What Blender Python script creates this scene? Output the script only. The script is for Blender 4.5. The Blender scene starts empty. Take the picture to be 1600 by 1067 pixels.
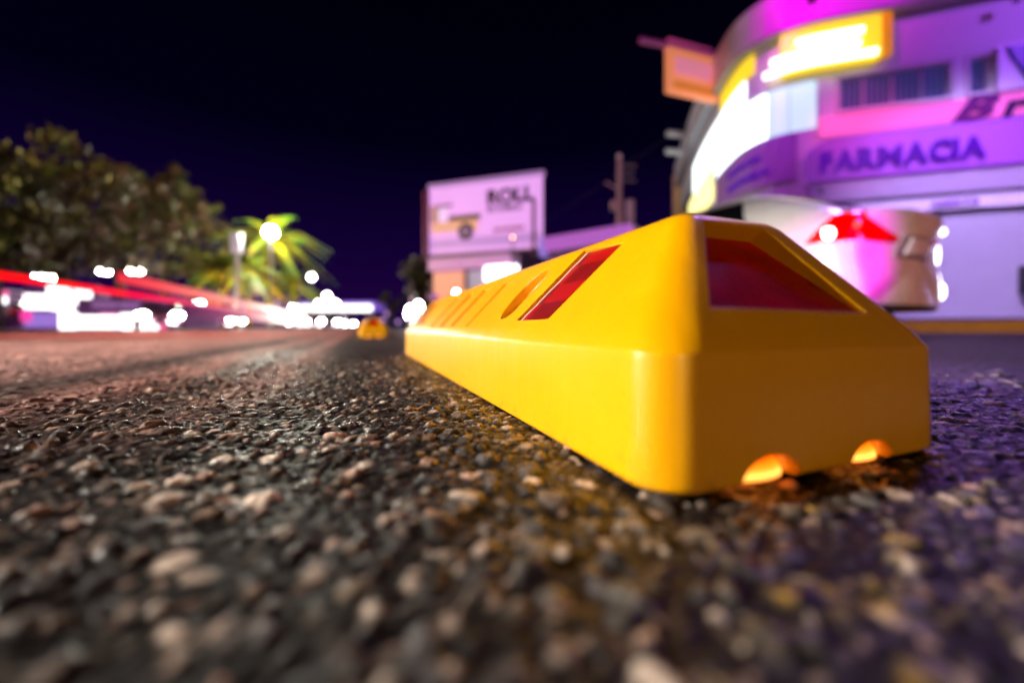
import bpy, bmesh, math, random
import numpy as np
from mathutils import Vector, Matrix
from mathutils.bvhtree import BVHTree

random.seed(7); rng = np.random.default_rng(7)
scene = bpy.context.scene
COL = scene.collection
R = math.radians

# ------------------------------------------------------------------ camera, sky, key lights, exposure
H = 0.08                                   # the camera stands 8 cm above the asphalt
FP = 622.2
cd = bpy.data.cameras.new('camera'); cam = bpy.data.objects.new('camera', cd); COL.objects.link(cam)
cd.lens = 14.0; cd.sensor_width = 36.0; cd.sensor_fit = 'HORIZONTAL'
cd.shift_y = -21.5/1600
cd.clip_start = 0.01; cd.clip_end = 3000
cam.location = (0, 0, H); cam.rotation_euler = (R(90), 0, 0)
cd.dof.use_dof = True; cd.dof.focus_distance = 0.37; cd.dof.aperture_fstop = 1.7
scene.camera = cam
scene.view_settings.view_transform = 'Standard'
scene.view_settings.look = 'None'
scene.view_settings.exposure = 0.0
scene.view_settings.gamma = 1.0
scene.view_settings.use_curve_mapping = False
scene.cycles.use_denoising = True
scene.cycles.sample_clamp_indirect = 25
scene.cycles.max_bounces = 8
scene.cycles.use_light_tree = True

w = bpy.data.worlds.new('World'); scene.world = w; w.use_nodes = True
nt = w.node_tree; nt.nodes.clear()
wo = nt.nodes.new('ShaderNodeOutputWorld'); bg = nt.nodes.new('ShaderNodeBackground')
tc = nt.nodes.new('ShaderNodeTexCoord'); sx = nt.nodes.new('ShaderNodeSeparateXYZ'); rp = nt.nodes.new('ShaderNodeValToRGB')
nt.links.new(tc.outputs['Generated'], sx.inputs[0]); nt.links.new(sx.outputs['Z'], rp.inputs[0])
nt.links.new(rp.outputs[0], bg.inputs[0]); nt.links.new(bg.outputs[0], wo.inputs[0])
els = rp.color_ramp.elements
els[0].position = 0.0; els[0].color = (0.0140, 0.0012, 0.046, 1)
els[1].position = 0.75; els[1].color = (0.0001, 0.0001, 0.0008, 1)
e = els.new(0.18); e.color = (0.0055, 0.0004, 0.030, 1)
e = els.new(0.40); e.color = (0.0005, 0.0002, 0.0060, 1)
bg.inputs[1].default_value = 1.0

def lamp(name, kind, loc, energy, color, radius=0.3, target=None, spot=None, blend=0.6, size=None, spread=None):
    l = bpy.data.lights.new(name, kind); l.energy = energy; l.color = color
    if kind == 'AREA':
        l.shape = 'RECTANGLE'; l.size, l.size_y = size
        if spread: l.spread = R(spread)
    else: l.shadow_soft_size = radius
    if spot: l.spot_size = R(spot); l.spot_blend = blend
    o = bpy.data.objects.new(name, l); COL.objects.link(o); o.location = loc
    if target is not None:
        o.rotation_euler = (Vector(target)-Vector(loc)).to_track_quat('-Z', 'Y').to_euler()
    return o
# the street lamp over the near side of the road, left of and slightly behind the camera
lamp('street_light', 'SPOT', (-7.0, -0.9, 2.15), 6600, (1.0, 0.92, 0.82), radius=0.20, target=(-1.3, 1.45, -.35), spot=41, blend=.5)
# added fill spots without a fixture, each tinting one part of the view
lamp('warm_divider_fill', 'SPOT', (1.1, -4.2, 0.62), 230, (1.0, 0.66, 0.30), radius=0.35, target=(0.16, 0.3, 0.10), spot=14, blend=.9)  # added fill for the divider's end face
lamp('pink_road_fill', 'SPOT', (-6.5, 5.2, 5.8), 5400, (1.0, 0.36, 0.30), radius=0.5, target=(-4.0, 6.0, 0), spot=62, blend=1)  # added to give the left road its pink cast
lamp('salmon_road_fill', 'SPOT', (-5.0, 3.9, 4.2), 520, (1.0, 0.40, 0.34), radius=0.3, target=(-2.0, 2.6, 0), spot=38, blend=1)  # added second pink cast, nearer on the left road
lamp('violet_road_fill', 'SPOT', (4.6, 4.4, 5.6), 760, (.36, .20, 1.0), radius=0.3, target=(2.3, 1.9, 0), spot=40, blend=1)  # added violet cast on the ground at right
lamp('magenta_car_fill', 'SPOT', (3.4, -3.5, 2.4), 5200, (1.0, 0.0, 0.85), radius=0.15, target=(2.74, 2.98, .72), spot=7.5, blend=.6)  # added for the fascia's magenta reflection on the car's rear corner
lamp('salmon_car_fill', 'SPOT', (4.6, -3.5, 2.0), 1200, (1.0, 0.38, 0.24), radius=0.3, target=(3.9, 3.3, .6), spot=19, blend=.8)  # added warm tone on the car's rear face

V = Vector((-0.358, 0.934, 0)).normalized()       # the way the road runs
U = Vector((V.y, -V.x, 0))                         # across it, to the right
ROAD_ANG = math.atan2(U.y, U.x)

# ------------------------------------------------------------------ helpers
def mat(name, col=(0.5, 0.5, 0.5), rough=0.5, metal=0.0, var=0.15, scale=6.0, bump=0.0, emit=None, es=0.0,
        coat=0.0, trans=0.0, sub=0.0, spec=0.5, bscale=None):
    m = bpy.data.materials.new(name); m.use_nodes = True
    n = m.node_tree.nodes; L = m.node_tree.links; b = n['Principled BSDF']
    b.inputs['Roughness'].default_value = rough; b.inputs['Metallic'].default_value = metal
    b.inputs['Coat Weight'].default_value = coat; b.inputs['Coat Roughness'].default_value = 0.08
    b.inputs['Transmission Weight'].default_value = trans
    b.inputs['Specular IOR Level'].default_value = spec
    t = n.new('ShaderNodeTexCoord'); no = n.new('ShaderNodeTexNoise')
    no.inputs['Scale'].default_value = scale; no.inputs['Detail'].default_value = 6
    L.new(t.outputs['Object'], no.inputs['Vector'])
    mx = n.new('ShaderNodeMix'); mx.data_type = 'RGBA'
    mx.inputs[6].default_value = (*[c*(1-var) for c in col], 1)
    mx.inputs[7].default_value = (*[min(1, c*(1+var)) for c in col], 1)
    L.new(no.outputs['Fac'], mx.inputs[0]); L.new(mx.outputs[2], b.inputs['Base Color'])
    mr = n.new('ShaderNodeMapRange'); mr.inputs[3].default_value = max(0, rough-0.08); mr.inputs[4].default_value = min(1, rough+0.08)
    L.new(no.outputs['Fac'], mr.inputs[0]); L.new(mr.outputs[0], b.inputs['Roughness'])
    if sub:
        b.inputs['Subsurface Weight'].default_value = sub; b.inputs['Subsurface Radius'].default_value = (1, .5, .1)
        b.inputs['Subsurface Scale'].default_value = 0.004
    if emit: b.inputs['Emission Color'].default_value = (*emit, 1); b.inputs['Emission Strength'].default_value = es
    if bump:
        nb = n.new('ShaderNodeTexNoise'); nb.inputs['Scale'].default_value = bscale or scale*8; nb.inputs['Detail'].default_value = 4
        L.new(t.outputs['Object'], nb.inputs['Vector'])
        bu = n.new('ShaderNodeBump'); bu.inputs['Strength'].default_value = bump; bu.inputs['Distance'].default_value = 0.01
        L.new(nb.outputs['Fac'], bu.inputs['Height']); L.new(bu.outputs[0], b.inputs['Normal'])
    return m

def glow(name, col, s): return mat(name, [c*0.6 for c in col], 0.4, var=0.05, emit=col, es=s)

class MB:
    def __init__(s): s.v = []; s.f = []
    def add(s, vs, fs):
        k = len(s.v); s.v += [tuple(p) for p in vs]; s.f += [tuple(i+k for i in f) for f in fs]
    def box(s, c, d, rz=0.0, bev=0.0, axes=None):
        c = Vector(c); hx, hy, hz = d[0]/2, d[1]/2, d[2]/2
        M = Matrix.Rotation(rz, 3, 'Z') if axes is None else axes
        P = [(-hx,-hy,-hz),(hx,-hy,-hz),(hx,hy,-hz),(-hx,hy,-hz),(-hx,-hy,hz),(hx,-hy,hz),(hx,hy,hz),(-hx,hy,hz)]
        if not bev:
            s.add([c+M@Vector(p) for p in P], [(0,3,2,1),(4,5,6,7),(0,1,5,4),(1,2,6,5),(2,3,7,6),(3,0,4,7)]); return
        bm = bmesh.new(); vs = [bm.verts.new(p) for p in P]
        for f in [(0,3,2,1),(4,5,6,7),(0,1,5,4),(1,2,6,5),(2,3,7,6),(3,0,4,7)]: bm.faces.new([vs[i] for i in f])
        bmesh.ops.bevel(bm, geom=bm.edges[:], offset=min(bev, hx*.9, hy*.9, hz*.9), segments=2, affect='EDGES', profile=.5)
        bm.verts.index_update()
        s.add([c+M@v.co for v in bm.verts], [[v.index for v in f.verts] for f in bm.faces]); bm.free()
    def tube(s, pts, r, n=8, cap=True):
        pts = [Vector(p) for p in pts]; rr = r if isinstance(r, (list, tuple)) else [r]*len(pts)
        k = len(s.v); up = Vector((0,0,1))
        for i, p in enumerate(pts):
            d = (pts[min(i+1, len(pts)-1)]-pts[max(i-1, 0)]).normalized()
            a = d.cross(up if abs(d.z) < .95 else Vector((1,0,0))).normalized(); b = d.cross(a)
            for j in range(n):
                t = 2*math.pi*j/n; s.v.append(tuple(p+(a*math.cos(t)+b*math.sin(t))*rr[i]))
        for i in range(len(pts)-1):
            for j in range(n):
                s.f.append((k+i*n+j, k+i*n+(j+1)%n, k+(i+1)*n+(j+1)%n, k+(i+1)*n+j))
        if cap: s.f.append(tuple(k+j for j in range(n))[::-1]); s.f.append(tuple(k+(len(pts)-1)*n+j for j in range(n)))
    def ball(s, c, r, n=12, sc=(1,1,1)):
        c = Vector(c); vs = []; fs = []; m = n//2
        vs.append(c+Vector((0,0,-r*sc[2])))
        for i in range(1, m):
            a = math.pi*i/m-math.pi/2
            for j in range(n):
                t = 2*math.pi*j/n; vs.append(c+Vector((math.cos(a)*math.cos(t)*r*sc[0], math.cos(a)*math.sin(t)*r*sc[1], math.sin(a)*r*sc[2])))
        vs.append(c+Vector((0,0,r*sc[2]))); e = len(vs)-1
        for j in range(n): fs.append((0, 1+(j+1)%n, 1+j)); fs.append((e, 1+(m-2)*n+j, 1+(m-2)*n+(j+1)%n))
        for i in range(m-2):
            for j in range(n): fs.append((1+i*n+j, 1+i*n+(j+1)%n, 1+(i+1)*n+(j+1)%n, 1+(i+1)*n+j))
        s.add(vs, fs)
    def mesh(s, name, m, smooth=None):
        me = bpy.data.meshes.new(name); me.from_pydata(s.v, [], s.f); me.materials.append(m)
        if smooth is not None:
            me.polygons.foreach_set('use_smooth', [True]*len(me.polygons)); me.set_sharp_from_angle(angle=R(smooth))
        me.update(); return me
    def build(s, name, m, parent=None, smooth=None, loc=None, rz=0):
        o = bpy.data.objects.new(name, s.mesh(name, m, smooth)); COL.objects.link(o)
        if parent: o.parent = parent
        if loc is not None: o.location = loc
        o.rotation_euler.z = rz
        return o

def tag(o, label=None, cat=None, group=None, kind=None):
    if label: o['label'] = label
    if cat: o['category'] = cat
    if group: o['group'] = group
    if kind: o['kind'] = kind
    return o
def thing(name, label, cat, loc=(0,0,0), rz=0, group=None):
    o = bpy.data.objects.new(name, None); COL.objects.link(o); o.location = loc; o.rotation_euler.z = rz
    return tag(o, label, cat, group)
def copy_tree(o, parent=None):
    c = o.copy(); COL.objects.link(c); c.parent = parent
    for ch in list(o.children): copy_tree(ch, c)
    return c
def at(px, d, y=None, z=0.0):
    """a ground plan point d metres ahead on a bearing read off the photo; y gives its height"""
    return Vector(((px-800)/FP*d, d, z if y is None else H+(512-y)/FP*d))
def text_mesh(name, body, size, m, extrude=0.01, shear=0.0, bold=0.0, align='LEFT'):
    c = bpy.data.curves.new(name, 'FONT'); c.body = body; c.size = size; c.extrude = extrude; c.shear = shear; c.offset = bold
    c.resolution_u = 3; c.align_x = align
    o = bpy.data.objects.new(name, c); COL.objects.link(o)
    bpy.context.view_layer.update()
    me = bpy.data.meshes.new_from_object(o.evaluated_get(bpy.context.evaluated_depsgraph_get()))
    COL.objects.unlink(o); bpy.data.objects.remove(o)
    me.materials.clear(); me.materials.append(m); me.name = name
    return me

# ------------------------------------------------------------------ the asphalt
def hash2(ix, iy, k):
    n = (ix.astype(np.int64)*374761393 + iy.astype(np.int64)*668265263 + k*1442695041) & 0xffffffff
    n = ((n ^ (n >> 13))*1274126177) & 0xffffffff
    n = ((n ^ (n >> 16))*2246822519) & 0xffffffff
    return ((n ^ (n >> 15)) & 0xffffff)/float(0xffffff)
def vnoise(x, y, s, k):
    x = x/s; y = y/s; ix = np.floor(x); iy = np.floor(y); fx = x-ix; fy = y-iy
    fx = fx*fx*(3-2*fx); fy = fy*fy*(3-2*fy)
    a = hash2(ix, iy, k); b = hash2(ix+1, iy, k); c = hash2(ix, iy+1, k); d = hash2(ix+1, iy+1, k)
    return (a*(1-fx)+b*fx)*(1-fy)+(c*(1-fx)+d*fx)*fy
def stones(x, y, cell, k, pres, rmin, rmax, hmin, hmax):
    ix = np.floor(x/cell); iy = np.floor(y/cell)
    hb = np.full(x.shape, -1.0); idb = np.zeros(x.shape); cov = np.zeros(x.shape)
    for dx in (-1, 0, 1):
        for dy in (-1, 0, 1):
            cx = ix+dx; cy = iy+dy
            sx_ = (cx+.15+.7*hash2(cx, cy, k))*cell; sy_ = (cy+.15+.7*hash2(cx, cy, k+1))*cell
            a = hash2(cx, cy, k+2)*math.pi; st = .62+.38*hash2(cx, cy, k+3)
            r = (rmin+(rmax-rmin)*hash2(cx, cy, k+4))*cell
            ex = x-sx_; ey = y-sy_; ca = np.cos(a); sa = np.sin(a)
            p = (ex*ca+ey*sa)/r; q = (-ex*sa+ey*ca)/(r*st)
            d = (np.abs(p)**2.6+np.abs(q)**2.6)**(1/2.6)
            on = hash2(cx, cy, k+5) < pres
            hh = (hmin+(hmax-hmin)*hash2(cx, cy, k+6)**1.5)
            tilt = (hash2(cx, cy, k+7)-.5)*.7*p + (hash2(cx, cy, k+8)-.5)*.7*q
            v = np.where(on & (d < 1), hh*(np.sqrt(np.clip(1-d**4, 0, 1))*(.86+tilt)), -1.0)
            m = v > hb
            hb = np.where(m, v, hb); idb = np.where(m, hash2(cx, cy, k+9), idb)
            cov = np.where(m, np.clip((1-d)*4, 0, 1), cov)
    return hb, idb, cov

def axis(lo, hi, step, g0, g1, a, b, mid=4.0, far=1.25):
    def out(s0, sgn, g, lim):
        r = []; p = s0; st = step
        while abs(p-s0) < mid: st *= g; p += sgn*st; r.append(p)
        while abs(p) < lim: st *= far; p += sgn*st; r.append(p)
        return r
    core = list(np.arange(lo, hi, step))
    return np.array(out(core[0], -1, g0, a)[::-1]+core+out(core[-1], 1, g1, b))
xs = axis(-0.50, 0.62, 0.0017, 1.022, 1.022, 900, 900)
ys = axis(0.035, 0.70, 0.0016, 1.06, 1.0078, 300, 1500, mid=4.0)
ys = ys[(ys > -300)]
X, Y = np.meshgrid(xs, ys)
spx = np.gradient(xs)[None, :]*np.ones_like(X); spy = np.gradient(ys)[:, None]*np.ones_like(X)
sp = np.maximum(spx, spy)
wx = X+(vnoise(X, Y, .006, 40)-.5)*.0028+(vnoise(X, Y, .0025, 44)-.5)*.0010
wy = Y+(vnoise(X, Y, .006, 41)-.5)*.0028+(vnoise(X, Y, .0025, 45)-.5)*.0010
Z = np.zeros_like(X); tint = np.zeros(X.shape+(3,)); tint[:] = (.0075, .0065, .006)
pal = np.array([(.045,.038,.033),(.09,.065,.045),(.34,.21,.16),(.03,.028,.028),(.46,.36,.29),(.06,.055,.055),(.025,.022,.02),(.10,.065,.045),(.05,.045,.04),(.26,.19,.15),(.035,.03,.028),(.075,.06,.05)])
stone_cov = np.zeros_like(X)
near = sp < .03
def put(cell, k, pres, rmin, rmax, hmin, hmax, wgt):
    global Z
    att = np.clip(1.6-sp/(cell*.55), 0, 1)
    m = (att > 0)
    hb, idb, cov = stones(wx[m], wy[m], cell, k, pres, rmin, rmax, hmin, hmax)
    hb = hb*att[m]
    z = Z[m]; up = (hb > z)
    Z[m] = np.where(up, hb, z)
    c = pal[(idb*len(pal)).astype(int) % len(pal)]*(.85+.75*hash2(np.floor(idb*9999), np.floor(idb*777), 3))[:, None]
    t = tint[m]; f = np.clip(up*cov*min(1, wgt)*att[m], 0, 1)[:, None]; c = c*max(1, wgt)**2; tint[m] = t*(1-f)+c*f
    sc = stone_cov[m]; stone_cov[m] = np.maximum(sc, f[:, 0])
put(.0048, 100, .50, .28, .52, .0003, .0012, .7)
put(.0078, 200, .46, .30, .54, .0008, .0028, .9)
put(.0145, 300, .46, .26, .50, .0012, .0042, 1.15)
put(.0290, 400, .20, .20, .32, .0024, .0056, 1.25)
att = np.clip(1.5-sp/.004, 0, 1)
Z += att*((vnoise(X, Y, .0032, 50)-.5)*.0009+(.5-np.abs(vnoise(wx, wy, .0055, 55)-.5)*2)*.0014+(.5-np.abs(vnoise(wx, wy, .0030, 56)-.5)*2)*.0008)
att = np.clip(1.5-sp/.05, 0, 1)
Z += att*((vnoise(X, Y, .10, 51)-.5)*.0035+(vnoise(X, Y, .035, 52)-.5)*.0022)-.0036
# polished wheel tracks and paler worn lanes, the redness being painted-in pink light
la = X*U.x+Y*U.y; lo = X*V.x+Y*V.y
lj = la+.05*(vnoise(la, lo, .35, 62)-.5)
gb = lambda c, w_: np.exp(-((lj-c)/w_)**2)
band = np.clip(.9*gb(-.15, .045)+1.0*gb(-.33, .07)+np.clip((-.46-lj)*9, 0, 1)*(.55+.8*vnoise(la, lo*.02, .30, 60))-.25*gb(-.62, .05), 0, 1.2)
band *= np.clip(.35+1.1*vnoise(X, Y, .03, 66), 0, 1.25)
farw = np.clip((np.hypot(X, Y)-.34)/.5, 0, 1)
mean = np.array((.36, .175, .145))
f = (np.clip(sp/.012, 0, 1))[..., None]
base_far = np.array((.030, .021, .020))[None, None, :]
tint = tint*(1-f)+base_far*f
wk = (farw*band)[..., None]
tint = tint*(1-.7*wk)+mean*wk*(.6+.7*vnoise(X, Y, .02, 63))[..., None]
# worn yellow lane paint, on the stone tops, with the divider's yellow reflection painted in
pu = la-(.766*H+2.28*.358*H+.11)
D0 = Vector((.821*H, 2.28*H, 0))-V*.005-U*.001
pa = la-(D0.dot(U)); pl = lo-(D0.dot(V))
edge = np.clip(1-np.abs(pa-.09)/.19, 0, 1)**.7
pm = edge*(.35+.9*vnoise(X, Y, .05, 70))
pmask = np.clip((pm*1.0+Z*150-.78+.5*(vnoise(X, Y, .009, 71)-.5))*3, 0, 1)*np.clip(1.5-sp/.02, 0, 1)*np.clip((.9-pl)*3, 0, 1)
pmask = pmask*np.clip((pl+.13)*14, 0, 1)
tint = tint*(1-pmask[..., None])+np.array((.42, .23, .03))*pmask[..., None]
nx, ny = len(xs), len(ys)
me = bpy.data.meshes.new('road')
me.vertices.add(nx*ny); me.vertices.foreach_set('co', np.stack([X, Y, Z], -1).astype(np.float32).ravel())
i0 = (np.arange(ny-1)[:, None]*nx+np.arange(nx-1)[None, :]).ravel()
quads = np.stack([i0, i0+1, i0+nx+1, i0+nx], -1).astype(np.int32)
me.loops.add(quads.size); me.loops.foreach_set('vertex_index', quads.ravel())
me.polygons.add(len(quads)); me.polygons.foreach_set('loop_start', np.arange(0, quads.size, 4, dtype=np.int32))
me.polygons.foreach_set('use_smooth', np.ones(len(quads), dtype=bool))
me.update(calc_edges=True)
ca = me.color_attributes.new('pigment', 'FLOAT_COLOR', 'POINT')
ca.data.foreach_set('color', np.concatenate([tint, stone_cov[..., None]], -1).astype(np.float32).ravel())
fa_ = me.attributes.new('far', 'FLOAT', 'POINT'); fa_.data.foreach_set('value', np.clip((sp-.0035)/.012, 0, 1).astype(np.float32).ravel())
print('road verts', nx, ny, nx*ny)
m = bpy.data.materials.new('asphalt'); m.use_nodes = True
n = m.node_tree.nodes; L = m.node_tree.links; b = n['Principled BSDF']
at_ = n.new('ShaderNodeAttribute'); at_.attribute_name = 'pigment'
tcn = n.new('ShaderNodeTexCoord')
ns = n.new('ShaderNodeTexNoise'); ns.inputs['Scale'].default_value = 420; ns.inputs['Detail'].default_value = 5; L.new(tcn.outputs['Object'], ns.inputs['Vector'])
mr = n.new('ShaderNodeMapRange'); mr.inputs[1].default_value = .3; mr.inputs[2].default_value = .7; mr.inputs[3].default_value = .6; mr.inputs[4].default_value = 1.4
L.new(ns.outputs['Fac'], mr.inputs[0])
mm = n.new('ShaderNodeVectorMath'); mm.operation = 'SCALE'; L.new(at_.outputs['Color'], mm.inputs[0]); L.new(mr.outputs[0], mm.inputs['Scale'])
far = n.new('ShaderNodeAttribute'); far.attribute_name = 'far'
v1 = n.new('ShaderNodeTexVoronoi'); v1.inputs['Scale'].default_value = 85; L.new(tcn.outputs['Object'], v1.inputs['Vector'])
sv = n.new('ShaderNodeSeparateColor'); L.new(v1.outputs['Color'], sv.inputs[0])
cv = n.new('ShaderNodeMapRange'); cv.inputs[3].default_value = .25; cv.inputs[4].default_value = 1.9; L.new(sv.outputs[0], cv.inputs[0])
fm = n.new('ShaderNodeMix'); fm.data_type = 'FLOAT'; L.new(far.outputs['Fac'], fm.inputs[0]); fm.inputs[2].default_value = 1; L.new(cv.outputs[0], fm.inputs[3])
m2_ = n.new('ShaderNodeVectorMath'); m2_.operation = 'SCALE'; L.new(mm.outputs[0], m2_.inputs[0]); L.new(fm.outputs[0], m2_.inputs['Scale'])
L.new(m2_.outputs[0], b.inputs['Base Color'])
rs_ = n.new('ShaderNodeMapRange'); rs_.inputs[3].default_value = .22; rs_.inputs[4].default_value = .75; L.new(at_.outputs['Alpha'], rs_.inputs[0]); L.new(rs_.outputs[0], b.inputs['Specular IOR Level'])
r2 = n.new('ShaderNodeMapRange'); r2.inputs[3].default_value = .40; r2.inputs[4].default_value = .24
L.new(at_.outputs['Alpha'], r2.inputs[0]); rf = n.new('ShaderNodeMix'); rf.data_type = 'FLOAT'; L.new(far.outputs['Fac'], rf.inputs[0]); L.new(r2.outputs[0], rf.inputs[2]); rf.inputs[3].default_value = .62
L.new(rf.outputs[0], b.inputs['Roughness'])
bu1 = n.new('ShaderNodeBump'); bu1.inputs['Strength'].default_value = .5; bu1.inputs['Distance'].default_value = .0012; L.new(ns.outputs['Fac'], bu1.inputs['Height'])
bu2 = n.new('ShaderNodeBump'); bu2.invert = True; bu2.inputs['Distance'].default_value = .008; L.new(v1.outputs['Distance'], bu2.inputs['Height']); L.new(far.outputs['Fac'], bu2.inputs['Strength'])
L.new(bu1.outputs[0], bu2.inputs['Normal']); L.new(bu2.outputs[0], b.inputs['Normal'])
me.materials.append(m)
road = bpy.data.objects.new('road', me); COL.objects.link(road); tag(road, kind='structure', label='coarse asphalt road with exposed rounded stones')

# ------------------------------------------------------------------ the yellow lane divider
DL, DW = 1.075, 0.236
ZS, ZT, AI, BI = 0.0704, 0.1575, 0.0734, 0.0632
def rr_loop(ins_x, ins_y, rad, z, seg=9):
    x0, x1, y0, y1 = ins_x, DW-ins_x, ins_y, DL-ins_y; pts = []
    for cx, cy, a0 in ((x1-rad, y0+rad, -90), (x1-rad, y1-rad, 0), (x0+rad, y1-rad, 90), (x0+rad, y0+rad, 180)):
        for i in range(seg+1):
            a = R(a0+90*i/seg); pts.append((cx+rad*math.cos(a), cy+rad*math.sin(a), z))
    return pts
loops = []
loops.append(rr_loop(.0035, .0035, .0235, .0008)); loops.append(rr_loop(.0008, .0008, .0248, .0030)); loops.append(rr_loop(0, 0, .0255, .0055))
for k in (1, 2, 3): loops.append(rr_loop(.0003*k, .0003*k, .0250, .0055+.0205*k))
def slope(t, extra=0.0): return (.0009+t*(AI-.0009), .0009+t*(BI-.0009), .0245+(.011-.0245)*t, ZS+(ZT-ZS)*t)
loops.append(rr_loop(.0018, .0017, .0248, .0692))
loops.append(rr_loop(.0040, .0036, .0242, .0722))
for t in (.10, .25, .45, .65, .82, .93):
    a, bb, r_, z_ = slope(t); loops.append(rr_loop(a, bb, r_, z_))
loops.append(rr_loop(AI*.975, BI*.975, .0118, ZT-.0035)); loops.append(rr_loop(AI+.0012, BI+.0012, .0105, ZT-.0012))
loops.append(rr_loop(AI+.0050, BI+.0050, .0075, ZT-.0001)); loops.append(rr_loop(AI+.008, BI+.008, .005, ZT))
hull = MB(); nl = len(loops[0])
for lp in loops: hull.v += lp
for i in range(len(loops)-1):
    for j in range(nl): hull.f.append((i*nl+j, i*nl+(j+1)%nl, (i+1)*nl+(j+1)%nl, (i+1)*nl+j))
hull.f.append(tuple(range(nl))[::-1]); hull.f.append(tuple((len(loops)-1)*nl+j for j in range(nl)))

ym = mat('yellow_plastic', (0.68, 0.305, 0.0), .32, var=.03, scale=18, coat=.32, sub=.10, spec=.35)
def plastic_extras(m):
    n = m.node_tree.nodes; L = m.node_tree.links; b = n['Principled BSDF']
    bev = n.new('ShaderNodeBevel'); bev.samples = 6; bev.inputs['Radius'].default_value = .0016
    t = n.new('ShaderNodeTexCoord')
    mp = n.new('ShaderNodeMapping'); mp.inputs['Scale'].default_value = (1, 1, .25); L.new(t.outputs['Object'], mp.inputs[0])
    a = n.new('ShaderNodeTexNoise'); a.inputs['Scale'].default_value = 28; a.inputs['Detail'].default_value = 3; L.new(mp.outputs[0], a.inputs['Vector'])
    bu = n.new('ShaderNodeBump'); bu.inputs['Strength'].default_value = .40; bu.inputs['Distance'].default_value = .004
    L.new(a.outputs['Fac'], bu.inputs['Height']); L.new(bev.outputs[0], bu.inputs['Normal'])
    c = n.new('ShaderNodeTexNoise'); c.inputs['Scale'].default_value = 900; L.new(t.outputs['Object'], c.inputs['Vector'])
    b2 = n.new('ShaderNodeBump'); b2.inputs['Strength'].default_value = .12; b2.inputs['Distance'].default_value = .0004
    L.new(c.outputs['Fac'], b2.inputs['Height']); L.new(bu.outputs[0], b2.inputs['Normal']); L.new(b2.outputs[0], b.inputs['Normal'])
    L.new(b2.outputs[0], b.inputs['Coat Normal'])
    # road grime: specks and scuffs near the foot
    mx = [q for q in n if q.bl_idname == 'ShaderNodeMix'][0]
    g = n.new('ShaderNodeTexNoise'); g.inputs['Scale'].default_value = 55; g.inputs['Detail'].default_value = 9; g.inputs['Roughness'].default_value = .75
    L.new(t.outputs['Object'], g.inputs['Vector'])
    sp_ = n.new('ShaderNodeSeparateXYZ'); L.new(t.outputs['Object'], sp_.inputs[0])
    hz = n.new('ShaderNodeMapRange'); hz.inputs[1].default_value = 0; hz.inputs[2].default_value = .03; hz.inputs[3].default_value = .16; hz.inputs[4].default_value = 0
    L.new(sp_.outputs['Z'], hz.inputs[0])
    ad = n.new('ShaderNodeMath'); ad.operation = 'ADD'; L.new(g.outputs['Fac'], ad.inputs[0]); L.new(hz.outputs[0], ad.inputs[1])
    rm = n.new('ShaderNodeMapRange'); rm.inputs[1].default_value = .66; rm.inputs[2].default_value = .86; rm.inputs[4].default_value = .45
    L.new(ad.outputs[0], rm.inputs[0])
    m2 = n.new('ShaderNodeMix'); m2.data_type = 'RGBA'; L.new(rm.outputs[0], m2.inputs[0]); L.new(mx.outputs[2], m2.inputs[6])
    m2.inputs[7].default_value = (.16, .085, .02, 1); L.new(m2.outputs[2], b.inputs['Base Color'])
plastic_extras(ym)
body_me = hull.mesh('body', ym)
tmp = bpy.data.objects.new('body', body_me); COL.objects.link(tmp)

S0 = Vector((0, 0, ZS)); Sup = Vector((AI, 0, ZT-ZS)); Sn = Vector((-(ZT-ZS), 0, AI)).normalized()      # left slope
F0 = Vector((0, 0, ZS)); Fup = Vector((0, BI, ZT-ZS)); Fn = Vector((0, -(ZT-ZS), BI)).normalized()      # near slope
def side_pt(y, t, off=0): return S0+Sup*t+Vector((0, y, 0))+Sn*off
def front_pt(x, t, off=0): return F0+Fup*t+Vector((x, 0, 0))+Fn*off
def mirx(p): return Vector((DW-p.x, p.y, p.z))
def miry(p): return Vector((p.x, DL-p.y, p.z))
cut = MB()
def prism(bot, top, flip=False):
    n_ = len(bot); fs = [tuple(range(n_))[::-1], tuple(range(n_, 2*n_))]+[(i, (i+1)%n_, n_+(i+1)%n_, n_+i) for i in range(n_)]
    if flip: fs = [tuple(reversed(f)) for f in fs]
    cut.add(list(bot)+list(top), fs)
# side reflector recess: flush at its near edge, 7 mm deep at its far one
rec = [(.1125, .850, .0010), (.1440, .194, .0010), (.2120, .194, .0062), (.1780, .930, .0062)]
refl = [(.1133, .843, .0006), (.1447, .203, .0006), (.2060, .203, .0034), (.1735, .915, .0034)]
ov = []
for i in range(28):
    a = 2*math.pi*i/28; p = math.cos(a); q = math.sin(a)
    y_ = .249+q*.024-p*.010; t_ = .52+p*.30
    ov.append((y_, t_, .0005+.0095*(q*.5+.5)))
grooves = [[(yc-.004, .80, .0004), (yc+.022, .14, .0004), (yc+.062, .14, dp), (yc+.034, .80, dp)] for yc, dp in ((.330, .0022), (.430, .0036), (.520, .0042), (.620, .0032))]
cutters = []
def add_cut(polys, pt, mods):
    for poly in polys:
        for f in mods:
            bot = [f(pt(y, t, -d)) for y, t, d in poly]; top = [f(pt(y, t, .012)) for y, t, d in poly]
            global cut
            cut = MB(); prism(bot, top)
            bm = bmesh.new(); mt = cut.mesh('c', ym); bm.from_mesh(mt); bmesh.ops.recalc_face_normals(bm, faces=bm.faces); bm.to_mesh(mt); bm.free()
            cutters.append(mt)
ident = lambda p: p
both = lambda p: mirx(miry(p))
add_cut([rec, ov], side_pt, (ident, mirx, miry, both)); add_cut(grooves, side_pt, (ident, mirx))
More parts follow.
